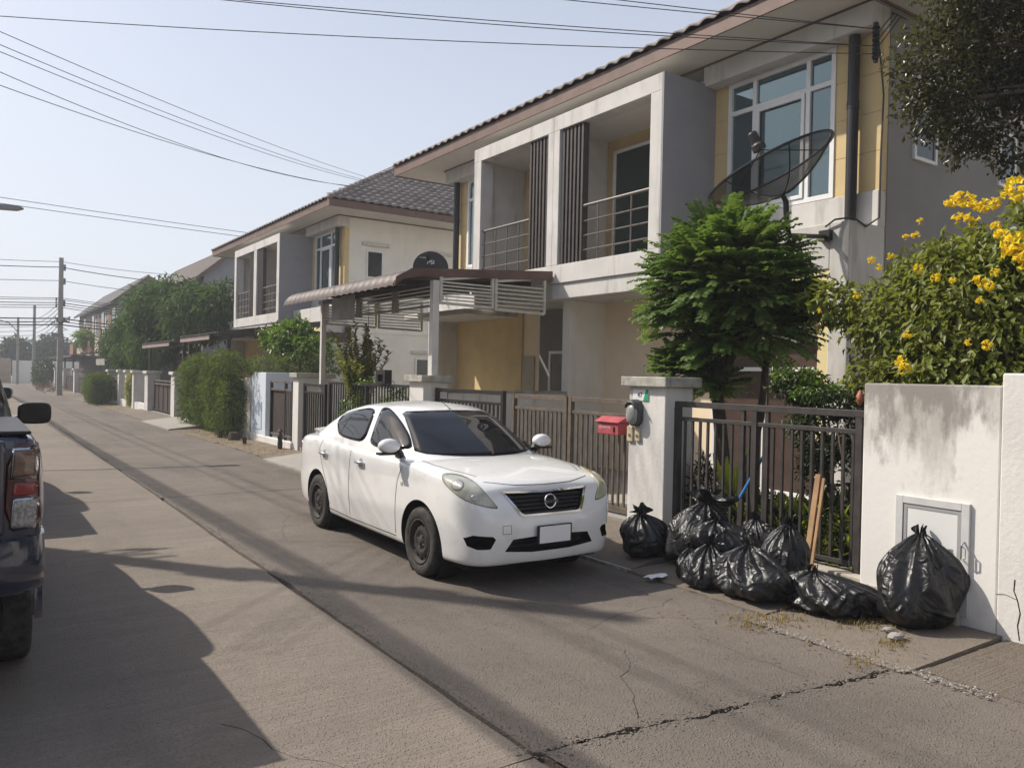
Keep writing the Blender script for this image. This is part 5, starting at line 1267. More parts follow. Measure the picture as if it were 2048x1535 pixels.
def pickup(loc, rotz, label, paint, mirror_m):
    S = thing('pickup_truck', (0,0,0), label, 'pickup')                     # origin at rear bumper centre on ground, +u forward
    def sec(w, zb, zt, ztc, zm=.85): return [(0,zb),(.6*w,zb),(.93*w,zb+.02),(.985*w,zb+.12),(w,zm),(.985*w,zt-.10),(.955*w,zt-.012),(.90*w,zt),(0,ztc)]
    secs = [(.16, sec(.895,.62,1.44,1.44,.95)),(.22, sec(.925,.58,1.45,1.45,.95)),(.6, sec(.93,.52,1.45,1.45)),(1.2, sec(.93,.50,1.45,1.45)),(1.66, sec(.93,.48,1.45,1.45)),
            (1.8, sec(.93,.48,1.43,1.43)),(2.6, sec(.93,.46,1.42,1.42)),(3.7, sec(.93,.46,1.41,1.40)),(4.2, sec(.925,.48,1.38,1.40)),(4.75, sec(.90,.50,1.30,1.34)),(5.02, sec(.85,.52,1.20,1.25)),(5.14, sec(.76,.55,1.0,1.05,.8))]
    body = cage(secs, (.012,.05)).build('body', paint, S, smooth=True, local=True); fixnormals(body)
    sd = body.modifiers.new('s','SUBSURF'); sd.levels = 2; sd.render_levels = 2; eval_mesh(body, 'body')
    full = bvh_of([body]); cuts = []
    for u in (1.15, 4.25):
        for s in (-1,1): c = MB(); c.tube([(s*.62,u,.42),(s*1.1,u,.42)], .50, 40); o = c.build('cutter', m_void); fixnormals(o); cuts.append(o)
    c = MB(); c.box(-.80,.80,.24,1.70,.95,1.8); o = c.build('cutter', m_void); fixnormals(o); cuts.append(o)
    for o in cuts: b = body.modifiers.new('b','BOOLEAN'); b.operation = 'DIFFERENCE'; b.solver = 'EXACT'; b.object = o; b.material_mode = 'TRANSFER'
    eval_mesh(body, 'body')
    for o in cuts: bpy.data.objects.remove(o)
    for p in body.data.polygons: p.use_smooth = True
    body.modifiers.new('w','EDGE_SPLIT').split_angle = R(40)
    lv = [(1.30,1.74,4.2,.88),(1.42,1.78,4.0,.865),(1.55,1.84,3.78,.83),(1.68,1.92,3.55,.79),(1.78,2.0,3.38,.76),(1.85,2.07,3.25,.73),(1.90,2.18,3.1,.68),(1.935,2.35,2.95,.58),(1.95,2.55,2.8,.38)]
    a = MB(); rows = []; n = 56
    for (z, uf, ur, hw) in lv:
        uc, ha = (uf+ur)/2, (ur-uf)/2; row = []
        for j in range(n):
            th = 2*math.pi*j/n; sn, cs = math.sin(th), math.cos(th); row.append(V(hw*math.copysign(abs(sn)**.33, sn), uc+ha*math.copysign(abs(cs)**.33, cs), z))
        rows.append(row)
    a.grid(rows, closed=True); a.add([V(0,2.68,1.952)]+rows[-1], [(0,1+(j+1)%n,1+j) for j in range(n)])
    cab = a.build('cabin', paint, S, smooth=True, local=True); fixnormals(cab); cv = bvh_of([cab])
    patch(cv, [(-.72,1.48),(-.66,1.78),(.66,1.78),(.72,1.48)], (lambda p: V(p[0],-3,p[1])), V(0,1,0), .004, 'rear_window', m_carglass, S, 6, .01, .06)
    patch(cv, [(-.74,1.46),(-.64,1.82),(.64,1.82),(.74,1.46)], (lambda p: V(p[0],8,p[1])), V(0,-1,0), .004, 'windscreen', m_carglass, S, 6, .01, .06)
    for s in (-1,1):
        sdv = ((lambda p, s=s: V(s*3,p[0],p[1])), V(-s,0,0))
        patch(cv, smooth_poly([(2.0,1.47),(2.08,1.80),(2.70,1.83),(2.72,1.46)],1), *sdv, .004, 'rear_side_window', m_carglass, S, 6, .01, .05)
        patch(cv, smooth_poly([(2.82,1.46),(2.80,1.83),(3.12,1.80),(3.70,1.46)],1), *sdv, .004, 'front_side_window', m_carglass, S, 6, .01, .05)
        ribbon(full, [(1.72,.55),(1.72,1.40)], *sdv, .01, .002, 'panel_gap', m_void, S); ribbon(full, [(2.76,.6),(2.76,1.38)], *sdv, .01, .002, 'panel_gap', m_void, S)
        for u in (2.3,3.0):
            h,n_,i,dd = full.ray_cast(V(s*3,u,1.22), V(-s,0,0), 5)
            if h: a = MB(); a.tube([h+V(0,-.11,0), h+V(s*.035,-.08,0), h+V(s*.035,.08,0), h+V(0,.11,0)], .014, 6); a.build('door_handle', m_chrome, S, local=True)
        # mirror
        mc = V(s*1.075, 3.52, 1.40); a = MB(); rows = []
        for (dy, sc_) in ((-.075,.86),(-.07,.97),(-.03,1.0),(.03,.9),(.07,.6),(.085,.1)): rows.append([mc+V(s*.13*sc_*math.copysign(abs(math.cos(p))**.5, math.cos(p)), dy, .095*sc_*math.copysign(abs(math.sin(p))**.5, math.sin(p))) for p in [2*math.pi*j/24 for j in range(24)]])
        a.grid(rows, closed=True); mi = a.build('mirror', mirror_m, S, smooth=True, local=True)
        a = MB(); a.prism([mc+V(.115*math.copysign(abs(math.cos(p))**.5, math.cos(p)), -.072, .08*math.copysign(abs(math.sin(p))**.5, math.sin(p))) for p in [2*math.pi*j/24 for j in range(24)]], (0,.002,0)); a.build('mirror_glass', m_carglass, mi, local=True)
        a = MB(); a.tube([mc+V(-s*.1,.02,-.04), V(s*.86,3.55,1.32)], .035, 8); a.build('mirror_stalk', m_black, mi, local=True)
        # tail light: tall stacked lamp wrapping the corner
        pts = smooth_poly([(.0,.95),(.165,.97),(.20,1.06),(.20,1.35),(.17,1.42),(.02,1.42)], 1)
        d2 = V(-s*.5,.87,0).normalized(); e2 = V(s*.87,.5,0).normalized()
        org2 = (lambda p, e2=e2, d2=d2, s=s: V(s*.76,.12,0)+e2*p[0]+V(0,0,p[1])-d2*3)
        tl = patch(full, pts, org2, d2, .012, 'tail_light', mat('dark_red_lens', (.05,.008,.012), .12, coat=1.0), S, 6, .01, .04)
        for (z0, z1, mt_, nm) in ((1.235,1.375,mat('amber_smoke', (.16,.09,.06), .15, .4, 30, coat=1),'indicator_lens'),(1.14,1.205,m_red,'brake_lens'),(.975,1.115,mat('clear_lens', (.36,.35,.34), .15, .5, 60, coat=1),'reverse_lens')):
            q = [(.035,z0),(.135,z0),(.145,z1),(.045,z1)]
            if nm != 'brake_lens': patch(full, q, org2, d2, .016, 'lamp_bezel', m_chrome, tl, 3, .004, .04, 1.14)
            patch(full, q, org2, d2, .019, nm, mt_, tl, 4, .003, .04)
        a = MB(); a.box(.70 if s > 0 else -.86, .86 if s > 0 else -.70, .20, 1.6, 1.452, 1.472); a.build('bed_rail_cap', m_black, S, local=True, bevel=.008)
    # rear bumper, tailgate, wheels
    a = MB(); rows = []
    prof = [(.02,.66),(-.005,.72),(.0,.84),(.03,.92),(.12,.935),(.2,.93),(.2,.64),(.1,.62)]
    for v in [-.93,-.90,-.80,-.6,-.3,0,.3,.6,.80,.90,.93]:
        bowu = .02+.20*max(0,(abs(v)-.70)/.23)**2; rows.append([V(v, u_+bowu, z) for u_, z in prof])
    a.grid(rows, closed=True); a.f += [list(range(8)), list(range(80,88))[::-1]]; a.m += [0,0]
    o = a.build('rear_bumper', paint, S, smooth=True, local=True); fixnormals(o); o.modifiers.new('w','EDGE_SPLIT').split_angle = R(45)
    a = MB(); a.box(-.74,.74,.115,.15,.94,1.43); tg = a.build('tailgate', paint, S, local=True, bevel=.02)
    a = MB(); a.box(-.16,.16,.10,.116,1.22,1.30); a.build('tailgate_handle', m_chrome, tg, local=True)
    a = MB(); a.box(-.45,.45,.01,.03,.70,.80); a.build('bumper_step', m_black, S, local=True)
    a = MB(); a.box(-.75,.75,.3,4.9,.40,.52); a.build('chassis', m_void, S, local=True)
    for s in (-1,1):
        a = MB(); a.tube([(s*.86,1.8,.46),(s*.86,3.6,.46)], .05, 8); a.build('side_step', m_black, S, local=True)
        for u in (1.15,4.25):
            wheel(S, s*.79, u, .39, s, .39, .26, .22, m_steel)
            a = MB(); rows = []
            for k in range(17):
                an = math.pi*k/16*1.06-.1; rows.append([V(s*x_, u+r_*math.cos(an), .42+r_*math.sin(an)) for x_, r_ in ((.90,.50),(.945,.505),(.95,.55),(.91,.565))])
            a.grid(rows); a.build('wheel_arch_flare', paint, S, smooth=True, local=True)
    S.location = loc; S.rotation_euler = (0,0,rotz); OFF[S] = Vector(loc)
    return S
pk = pickup((.36-.93, 4.70, 0), 0, 'dark navy pickup truck with chrome-framed stacked tail lamp', m_paintd, m_black)
pk2 = copy_tree(pk, None, {m_paintd: m_paints}); pk2.location = (.36-.97, 10.75, 0); tag(pk2, 'silver pickup truck parked ahead of the navy one', 'pickup')
for ch in pk2.children:
    if ch.name.startswith('mirror'):
        ch.data = ch.data.copy(); ch.data.materials[0] = m_chrome
# ---------------------------------------------------------------- rubbish bags and small things
def bag(cx, cy, z0, rx, ry, h, seed, label, rot=0., neck=.86, flop=(0,0), tuft=.10, flat=.35, knot_side=None, nfold=17):
    r = random.Random(seed); NT, NH = 112, 56; a = MB(); rows = []
    ph = [r.uniform(0, 6.28) for _ in range(12)]; am = [r.uniform(.5, 1) for _ in range(12)]
    lx = [r.uniform(-1, 1) for _ in range(6)]
    for i in range(NH+1):
        t = i/NH
        if t < neck:
            s = t/neck; base = (1-(1-min(1, s/.22))**2)*.5+.5 if s < .22 else 1.0
            pr_ = base*(1-max(0, (s-.36)/.64)**2.5*.94); z = s*h*(1-.0*s)
        else:
            s2 = (t-neck)/(1-neck); pr_ = .07+ (tuft*1.1/max(rx, ry))*s2**.8; z = h+tuft*s2
        row = []
        for j in range(NT):
            th = 2*math.pi*j/NT
            low = 1+.13*math.sin(th*2+ph[0]+t*2.5)*am[0]+.10*math.sin(th*3+ph[1]-t*4)*am[1]+.07*math.sin(5*th+ph[2]+6*t)
            k1 = abs(math.sin(nfold*.5*th+ph[3]+1.2*math.sin(th*2+ph[5])))*-1+.6; k2 = abs(math.sin(11*th+ph[4]+2*math.sin(3*th+ph[6])+2.5*t))*-1+.6
            fa = .02+.17*max(0, (t-.30))**1.1*(1 if t < neck else .9); f = low*(1+fa*k1+fa*.45*k2)
            dent = .05*math.sin(9*t+ph[7]+2*th)*math.sin(4*th+ph[8])
            R_ = pr_*(f+dent)
            if t >= neck: R_ = pr_*(1+.5*math.sin(5*th+ph[9])+.3*math.sin(9*th+ph[10])); zz = z+.05*math.sin(3*th+ph[9])*((t-neck)/(1-neck))
            else: zz = z*(1+.05*math.sin(3*th+ph[2])*(1-t)) + .012*math.sin(13*th+ph[11]+5*t)*(t > .1)
            x = R_*rx*math.cos(th); y = R_*ry*math.sin(th)
            fl = max(0, t-.25)**1.5
            x += flop[0]*fl; y += flop[1]*fl
            c, s_ = math.cos(rot), math.sin(rot)
            row.append((cx+x*c-y*s_, cy+x*s_+y*c, z0+max(zz, 0)))
        rows.append(row)
    a.grid(rows, closed=True); a.add([Vector((cx, cy, z0))]+[Vector(p) for p in rows[0]], [(0, 1+(j+1)%NT, 1+j) for j in range(NT)])
    o = a.build('rubbish_bag', m_bag, None, smooth=True); fixnormals(o)
    tag(o, label, 'rubbish bag', None); return o
bag(5.66, 5.80, .05, .27, .27, .42, 1, 'squat knotted black rubbish bag against the white gate pillar', .3, .94, flop=(-.10,.10), tuft=.05)
bag(5.86, 5.36, .05, .28, .33, .58, 2, 'tall black rubbish bag with a gathered open lip behind the others', .2, neck=.93, flop=(.14,-.10), tuft=.09)
bag(5.82, 4.86, .10, .30, .38, .44, 3, 'shiny black rubbish bag lying on top in the middle of the heap', .5, 0.985, flop=(-.20,.22), tuft=0.02)
bag(5.42, 5.03, .02, .11, .12, .27, 4, 'smallest black rubbish bag at the street edge of the heap', .1, 0.99, flop=(.06,.02), tuft=0.01, nfold=13)
bag(5.32, 4.74, .02, .19, .18, .36, 5, 'small pleated black rubbish bag in front of the heap', .7, .94, flop=(.16,-.04), tuft=.06, nfold=21)
bag(5.42, 4.28, .03, .28, .33, .40, 6, 'wide black rubbish bag at the front of the heap with pale folds', .4, 0.985, flop=(.16,.16), tuft=0.015)
bag(5.70, 4.27, .04, .19, .20, .58, 7, 'upright black rubbish bag with hanging strap beside the leaning planks', .0, 0.975, flop=(.08,-.06), tuft=0.03)
bag(5.68, 3.72, .02, .28, .38, .30, 8, 'low flattened black rubbish bag by the foot of the wall', .15, 0.99, flop=(-.16,.22), tuft=0.01)
bag(5.90, 3.20, .02, .27, .29, .66, 9, 'biggest black rubbish bag standing alone against the stained white wall', .9, neck=0.98, flop=(.22,-.12), tuft=0.02, nfold=19)
bag(6.00, 4.66, .06, .20, .26, .50, 10, 'black rubbish bag at the back of the heap against the fence', .3, 0.985, flop=(.0,.14), tuft=0.015)
st = MB(); st.grid([[(5.50+.03*math.sin(i), 4.06-.02*i*0+.025*j, .62-.075*i+.02*math.sin(i*1.3)) for j in range(3)] for i in range(9)]); tag(st.build('plastic_strap', m_bag, smooth=True), 'loose black plastic strap hanging over the heap of bags', 'strap')
# closed black cloth with blue handle
p0, p1, p2 = PX(1528,910,6.42), PX(1478,997,6.24), PX(1408,1036,6.02)
t = thing('broom', tuple(p2), 'blue-handled stick in black cloth lying on the rubbish heap', 'broom')
a = MB(); a.tube([p0, p1], .014, 8); a.build('handle', m_blue, t)
a = MB(); rows = []
for i in range(9):
    s = i/8; c = p1.lerp(p2, s)+V(0,0,.03*math.sin(s*3)); w_ = .02+.11*s
    rows.append([c+V(.25*w_*math.cos(q)*(1+.3*math.sin(3*q)), .5*w_*math.cos(q+.6), w_*math.sin(q)*(1+.25*math.sin(5*q+s*4))) for q in [2*math.pi*k/20 for k in range(20)]])
a.grid(rows, closed=True); a.build('cloth', m_bag, t, smooth=True)
# planks
for (xb, yb_, xt, yt, lb, w_) in ((1609,1150,1637,948,'longer brown wooden plank leaning on the fence',.05),(1622,1142,1648,956,'narrower brown wooden plank behind the other against the fence',.026)):
    b0 = PX(xb, yb_, 6.02); t0 = PX(xt, yt, 6.285); b0.z = max(b0.z, .06)
    a = MB(); a.bar(b0, t0, w_, .02, (1,.1,0)); tag(a.build('plank', m_wood, bevel=.003), lb, 'plank')
# bud-shaped ornament behind the fence
q = PX(1720,797,6.9); t = thing('garden_ornament', (q.x,q.y,.13), 'pinkish bud-shaped ornament on a thin stake beside the stained wall', 'ornament')
a = MB(); a.lathe([(.001,-.07),(.018,-.05),(.033,-.015),(.036,.02),(.024,.05),(.01,.075),(.001,.085)], q, (0,0,1), 12); a.build('bud', m_terracotta, t, smooth=True)
a = MB(); a.tube([(q.x,q.y,.1), q-V(0,0,.1)], .012, 6); a.build('stake', m_twig, t)
a = MB(); a.lathe([(.04,0),(.05,-.04),(.03,-.08)], q-V(0,0,.08), (0,0,1), 10); a.build('cup', m_brownwood, t)

# ---------------------------------------------------------------- vegetation
def leaf_obj(name, P, D, N, L, Wd, mt, parent=None, curl=.25):
    P = np.asarray(P, float); n = len(P); D = np.asarray(D, float); N = np.asarray(N, float)
    D /= np.linalg.norm(D, axis=1, keepdims=True)+1e-9
    S = np.cross(D, N); S /= np.linalg.norm(S, axis=1, keepdims=True)+1e-9; N = np.cross(S, D)
    L = np.broadcast_to(np.asarray(L, float), (n,))[:,None]; Wd = np.broadcast_to(np.asarray(Wd, float), (n,))[:,None]
    v = np.empty((n,4,3)); v[:,0] = P; v[:,1] = P + D*L*.45 + S*Wd*.5 + N*Wd*curl; v[:,2] = P + D*L - N*L*curl*.5; v[:,3] = P + D*L*.45 - S*Wd*.5 + N*Wd*curl
    off = np.array(OFF.get(parent, Vector((0,0,0)))); v = v.reshape(-1,3)-off
    me = bpy.data.meshes.new(name); me.vertices.add(4*n); me.vertices.foreach_set('co', v.ravel())
    b = np.arange(n)*4; f = np.stack([b,b+1,b+2, b,b+2,b+3], 1).ravel()
    me.loops.add(6*n); me.loops.foreach_set('vertex_index', f.astype(np.int32)); me.polygons.add(2*n)
    me.polygons.foreach_set('loop_start', (np.arange(2*n)*3).astype(np.int32)); me.polygons.foreach_set('loop_total', np.full(2*n,3,np.int32))
    me.update(calc_edges=True); me.materials.append(mt)
    o = bpy.data.objects.new(name, me); COL.objects.link(o); o.parent = parent; OFF[o] = Vector(off); return o
def nrnd(r, n): v = r.normal(size=(n,3)); return v/np.linalg.norm(v, axis=1, keepdims=True)
def blob_leaves(blobs, n, L, Wd, seed, droop=.5, shell=.55, out=.6, clump=0):
    r = np.random.default_rng(seed); vol = np.array([b[1][0]*b[1][1]*b[1][2] for b in blobs])**.8; idx = r.choice(len(blobs), n, p=vol/vol.sum())
    C = np.array([b[0] for b in blobs], float)[idx]; RR = np.array([b[1] for b in blobs], float)[idx]
    d = nrnd(r, n); rad = shell+(1-shell)*r.random(n)**.7
    if clump:
        cd = nrnd(r, clump); k = r.integers(0, clump, n); d = cd[k]+.16*r.normal(size=(n,3)); d /= np.linalg.norm(d, axis=1, keepdims=True); cr_ = .75+.32*r.random(clump); rad = rad*cr_[k]
    P = C + d*RR*rad[:,None]
    D = d*out + r.normal(size=(n,3))*.55 + np.array([0,0,-droop]); N = d*.6+r.normal(size=(n,3))*.4+np.array([0,0,.7])
    return P, D, N, L*r.uniform(.6,1.3,n), Wd*r.uniform(.7,1.2,n)
def trunk(parent, pts, rs, name='trunk', mt=m_trunk): a = MB(); a.tube(pts, rs, 9); return a.build(name, mt, parent, smooth=True)
def branches(parent, start, blobs, r0, seed, n=14):
    r = random.Random(seed); a = MB()
    for k in range(n):
        c, rr_ = blobs[k % len(blobs)]; e = Vector(c)+V(r.uniform(-.7,.7)*rr_[0], r.uniform(-.7,.7)*rr_[1], r.uniform(-.5,.7)*rr_[2]); s = Vector(start)
        m_ = s.lerp(e,.5)+V(r.uniform(-.1,.1),r.uniform(-.1,.1),.1)*rr_[0]; a.tube([s, m_, e], [r0, r0*.6, r0*.15], 6)
    return a.build('limbs', m_trunk, parent)
def plant(name, base, label, cat, blobs, n, L, Wd, mt, seed, trunk_pts=None, tr=.05, **kw):
    T = thing(name, base, label, cat)
    P, D, N, LL, WW = blob_leaves(blobs, n, L, Wd, seed, **kw)
    leaf_obj('crown', P, D, N, LL, WW, mt, T)
    if trunk_pts: trunk(T, trunk_pts, [tr]+[tr*.8]*(len(trunk_pts)-1)); branches(T, trunk_pts[-1], blobs, tr*.6, seed)
    return T
# round tree in front of the nearer duplex: drooping feathered fronds
T1 = thing('gooseberry_tree', (7.25, 6.15, .1), 'round dense tree with drooping feathered fronds behind the iron fence', 'tree')
def fronds(centers, nf, seed, LF=(.36,.56), npair=15, ll=.094, lw=.044):
    r = np.random.default_rng(seed); Ps, Ds, Ns, Ls = [], [], [], []; stems = MB()
    for k in range(nf):
        c, R_ = centers[r.choice(len(centers), p=np.array([x[1]**2 for x in centers])/sum(x[1]**2 for x in centers))]
        d = nrnd(r,1)[0]; 
        if d[2] < -.55: d[2] = -d[2]*.4
        d /= np.linalg.norm(d); c = np.array(c); Lf = r.uniform(*LF)*min(1, .6+R_*.4)
        p0 = c + d*max(.05, (R_-Lf*.72))*r.uniform(.72,1.14)*np.array([1,1,.95]); g_ = d*np.array([1,1,.75])+np.array([0,0,.12]); g_ /= np.linalg.norm(g_)
        sd_ = np.cross(g_, [0,0,1.0]); sd_ /= np.linalg.norm(sd_)+1e-6; dr = r.uniform(.08,.36)
        t_ = (np.arange(npair)+1.5)/(npair+1); pts = p0 + g_*Lf*t_[:,None] + np.array([0,0,-1.])*(Lf*dr*t_**2)[:,None]
        tg = g_ + np.array([0,0,-1.])*(2*dr*t_)[:,None]; tg /= np.linalg.norm(tg, axis=1, keepdims=True)
        for s in (-1,1):
            Ps.append(pts); Ds.append(sd_*s*.9+tg*.40+np.array([0,0,-.18])+r.normal(size=(npair,3))*.12); Ns.append(np.cross(sd_, tg)*np.array([1,1,1])+r.normal(size=(npair,3))*.12); Ls.append(ll*(1-.45*np.abs(t_-.45))*r.uniform(.85,1.1))
        if k % 2 == 0: stems.tube([Vector(p0), Vector(pts[npair//2]), Vector(pts[-1])], [.006,.004,.002], 4, False)
    return np.concatenate(Ps), np.concatenate(Ds), np.concatenate(Ns), np.concatenate(Ls), lw, stems
cs = [((7.3,6.3,2.95),.95),((7.22,6.6,2.78),.74),((7.4,5.95,2.76),.74),((7.3,6.3,3.25),.64),((7.15,6.7,1.92),.46),((7.3,6.4,1.75),.34),((7.25,6.25,2.3),.62),((7.2,6.7,2.42),.56),((7.4,5.85,2.4),.54),((7.1,6.75,1.85),.42)]
P, D, N, LL, lw, stems = fronds(cs, 1650, 5)
leaf_obj('crown', P, D, N, LL, lw, m_leaf1, T1, .12); stems.build('frond_stems', m_twig, T1)['kind'] = 'stuff'
trunk(T1, [(7.25,6.15,.05),(7.22,6.2,.8),(7.2,6.3,1.6),(7.25,6.3,2.6)], [.09,.08,.075,.05]); trunk(T1, [(7.3,6.1,.05),(7.32,6.0,.7),(7.4,5.85,1.4),(7.45,5.8,2.4)], [.05,.05,.045,.03]); branches(T1, (7.22,6.25,1.9), [(c,(r_,r_,r_)) for c, r_ in cs[:4]], .04, 3, 16)
# yellow trumpet bush behind the stained wall
TB = [((7.7,3.55,2.35),(.95,1.05,.85)),((7.75,3.0,2.9),(.85,.8,.75)),((7.5,4.35,2.35),(.55,.55,.6)),((7.3,4.9,2.62),(.32,.38,.26)),((7.45,3.6,1.9),(.7,.9,.6)),((7.9,2.5,2.4),(.9,.9,1.1)),((7.6,3.9,2.85),(.55,.5,.4)),((7.7,2.7,3.2),(.6,.5,.5)),((7.35,4.35,1.75),(.42,.4,.5))]
T2 = plant('trumpet_bush', (7.7,3.4,.1), 'yellow-flowered trumpet bush rising behind the stained white wall', 'bush', TB, 30000, .10, .046, m_leaf2, 8, [(7.7,3.4,.05),(7.7,3.4,1.2),(7.7,3.4,2.0)], .06, droop=.55, shell=.45, clump=150)
fl = MB(); rf = random.Random(4)
for k in range(9):
    d = V(rf.gauss(0,1), rf.gauss(0,1), rf.gauss(.2,.7)).normalized(); c = d*.035+V(rf.uniform(-.02,.02),rf.uniform(-.02,.02),rf.uniform(-.02,.02)); b = d.orthogonal().normalized(); e = d.cross(b)
    rows = []
    for (rr_, tt) in ((.004,-.02),(.009,.0),(.014,.022),(.032,.034),(.034,.028)): rows.append([c+d*tt+(b*math.cos(q)+e*math.sin(q))*rr_*(1+(.22*math.cos(5*q) if rr_ > .02 else 0)) for q in [2*math.pi*j/10 for j in range(10)]])
    fl.grid(rows, closed=True)
fl_me = bpy.data.meshes.new('flower_cluster'); fl_me.from_pydata([tuple(p) for p in fl.v], [], fl.f); fl_me.materials.append(m_flower); fl_me.update()
bvp = [(Vector(c), Vector(r_)) for c, r_ in TB]
for i, (x, y, s) in enumerate(((2032,372,1.5),(2046,390,1.3),(2018,385,1.),(1905,402,1.),(1925,398,1.2),(1948,404,1.1),(1968,412,1.),(1985,408,.9),(1945,440,1.1),(1915,436,.8),(1992,452,.7),(2030,485,1.4),(2044,500,1.5),(2022,505,1.1),(2046,520,1.2),(1742,520,.6),(1758,534,.5),(1780,512,.6),(1838,538,.7),(1872,556,.7),(1960,562,.8),(1978,572,.7),(1802,722,.8),(1810,738,.9),(1974,690,.7),(1937,684,.5),(1815,668,.6),(1832,470,.6),(1812,474,.5),(1840,442,.5),(1712,590,.6),(1640,622,.4),(1636,657,.5),(1990,545,.6),(1960,600,.5),(1905,560,.5),(2005,470,.9),(1855,385,.0))):
    if s == 0: continue
    d = ray(x, y).normalized(); best = None
    for c, r_ in bvp:                         # first touch with the bush's own volume
        o_ = CAMP-c; A = sum((d[k]/r_[k])**2 for k in range(3)); B_ = 2*sum(o_[k]*d[k]/r_[k]**2 for k in range(3)); C_ = sum((o_[k]/r_[k])**2 for k in range(3))-1
        dd = B_*B_-4*A*C_
        if dd > 0: tt = (-B_-math.sqrt(dd))/(2*A); best = tt if best is None or tt < best else best
    if best is None: best = 7.3/d.x
    o = inst(fl_me, 'flower_cluster', T2, CAMP+d*(best-.03), (rf.uniform(0,6),rf.uniform(0,6),rf.uniform(0,6)), (s*.78,)*3)
# dark glossy tree hanging in at the upper right
T3 = plant('olive_tree', (9.2,3.2,.1), 'dark glossy leaved tree crown hanging over the duplex side windows', 'tree',
    [((8.75,4.0,5.35),(1.0,.7,.75)),((8.0,4.25,5.0),(.62,.5,.55)),((9.3,3.6,5.2),(1.0,.8,.9)),((7.9,4.3,4.55),(.4,.35,.35)),((8.6,4.2,4.6),(.45,.4,.42)),((9.0,4.0,4.35),(.35,.35,.35)),((8.2,4.0,5.75),(.7,.6,.5)),((9.6,3.2,6.0),(1.2,.9,.8)),((8.35,4.25,4.35),(.2,.2,.35))],
    21000, .07, .038, m_leaf3, 12, [(10.2,2.2,.05),(10.2,2.3,2.4),(9.9,2.7,4.9)], .07, droop=.25, shell=.35, clump=190)
# shrubs in the yard
plant('murraya_shrub', (7.0,4.7,.1), 'dark feathery shrub behind the right half of the iron fence', 'shrub', [((7.0,4.75,1.35),(.42,.42,.35)),((7.0,4.55,.95),(.45,.42,.5)),((6.95,5.0,1.75),(.4,.28,.16)),((6.9,4.6,1.62),(.33,.3,.16))], 6500, .055, .025, m_leafd, 14, [(7.0,4.7,.05),(7.0,4.7,.8)], .03, clump=70)
plant('fresh_shrub', (6.95,4.95,.1), 'light green twiggy shrub tips above the iron fence rail', 'shrub', [((6.9,5.0,1.85),(.3,.25,.12)),((6.85,4.75,1.72),(.3,.25,.1)),((6.9,5.2,1.95),(.12,.12,.12))], 1300, .06, .026, m_leaf8, 15, [(6.95,4.95,.05),(6.95,4.95,1.5)], .012)
plant('tangled_weeds', (6.65,4.6,.1), 'tangle of dark garden weeds behind the lower fence bars', 'weeds', [((6.7,4.4,.45),(.25,.45,.35)),((6.7,5.3,.4),(.25,.5,.3)),((6.6,5.95,.55),(.15,.15,.45)),((6.65,4.9,.35),(.2,.4,.25))], 4200, .09, .03, m_leafd, 16, droop=-.2)
plant('light_weeds', (6.6,4.6,.1), 'yellow-green strappy weeds against the lower fence bars', 'weeds', [((6.6,4.7,.4),(.18,.5,.3)),((6.6,4.2,.35),(.15,.25,.3)),((6.6,5.4,.35),(.15,.2,.25))], 700, .17, .03, m_leaf7, 17, droop=-.5)
# broad leaf plant
T = thing('broad_leaf_plant', (6.62,5.35,.15), 'bright yellow-green broad leaf plant behind the fence', 'plant')
for k, (x0, y0, x1, y1, w_) in enumerate(((1462,985,1428,905,.10),(1465,985,1455,912,.11),(1468,985,1480,925,.09),(1470,985,1497,893,.06),(1462,990,1445,950,.08),(1470,990,1490,960,.07),(1466,1010,1462,1045,.06))):
    a_, b_ = PX(x0,y0,6.6), PX(x1,y1,6.55+.02*k); n_ = 7; rows = []; d = b_-a_; s = d.cross(V(1,0,0)).normalized(); bulge = V(-.03,0,.0)
    for i in range(n_+1):
        t_ = i/n_; w = w_*math.sin(math.pi*min(.97,.08+t_*.9))**.8*.5; c = a_+d*t_+bulge*math.sin(math.pi*t_)
        rows.append([c-s*w+V(-.012,0,0), c-s*w*.5, c+V(.006,0,0), c+s*w*.5, c+s*w+V(-.012,0,0)])
    a = MB(); a.grid(rows); a.build('leaf', m_leaf7, T, smooth=True)
a = MB(); r = random.Random(9)
for k in range(34):
    p = PX(r.uniform(1350,1450), r.uniform(925,1010), r.uniform(6.42,6.7)); q = p+V(r.uniform(-.08,.08), r.uniform(-.22,.22), r.uniform(-.3,.12)); a.tube([p, p.lerp(q,.5)+V(0,r.uniform(-.05,.05),r.uniform(0,.07)), q], [.007,.005,.003], 4)
for (x0,y0,x1,y1) in ((1655,985,1700,1110),(1675,860,1690,1000),(1700,850,1715,1000),(1668,980,1660,1090)): a.tube([PX(x0,y0,6.6),PX((x0+x1)/2+4,(y0+y1)/2,6.65),PX(x1,y1,6.6)], [.008,.01,.012], 5)
tag(a.build('dry_twigs', m_twig), 'tangle of dry bare twigs behind the fence bars', 'twigs', kind='stuff')
a = MB(); rows = []
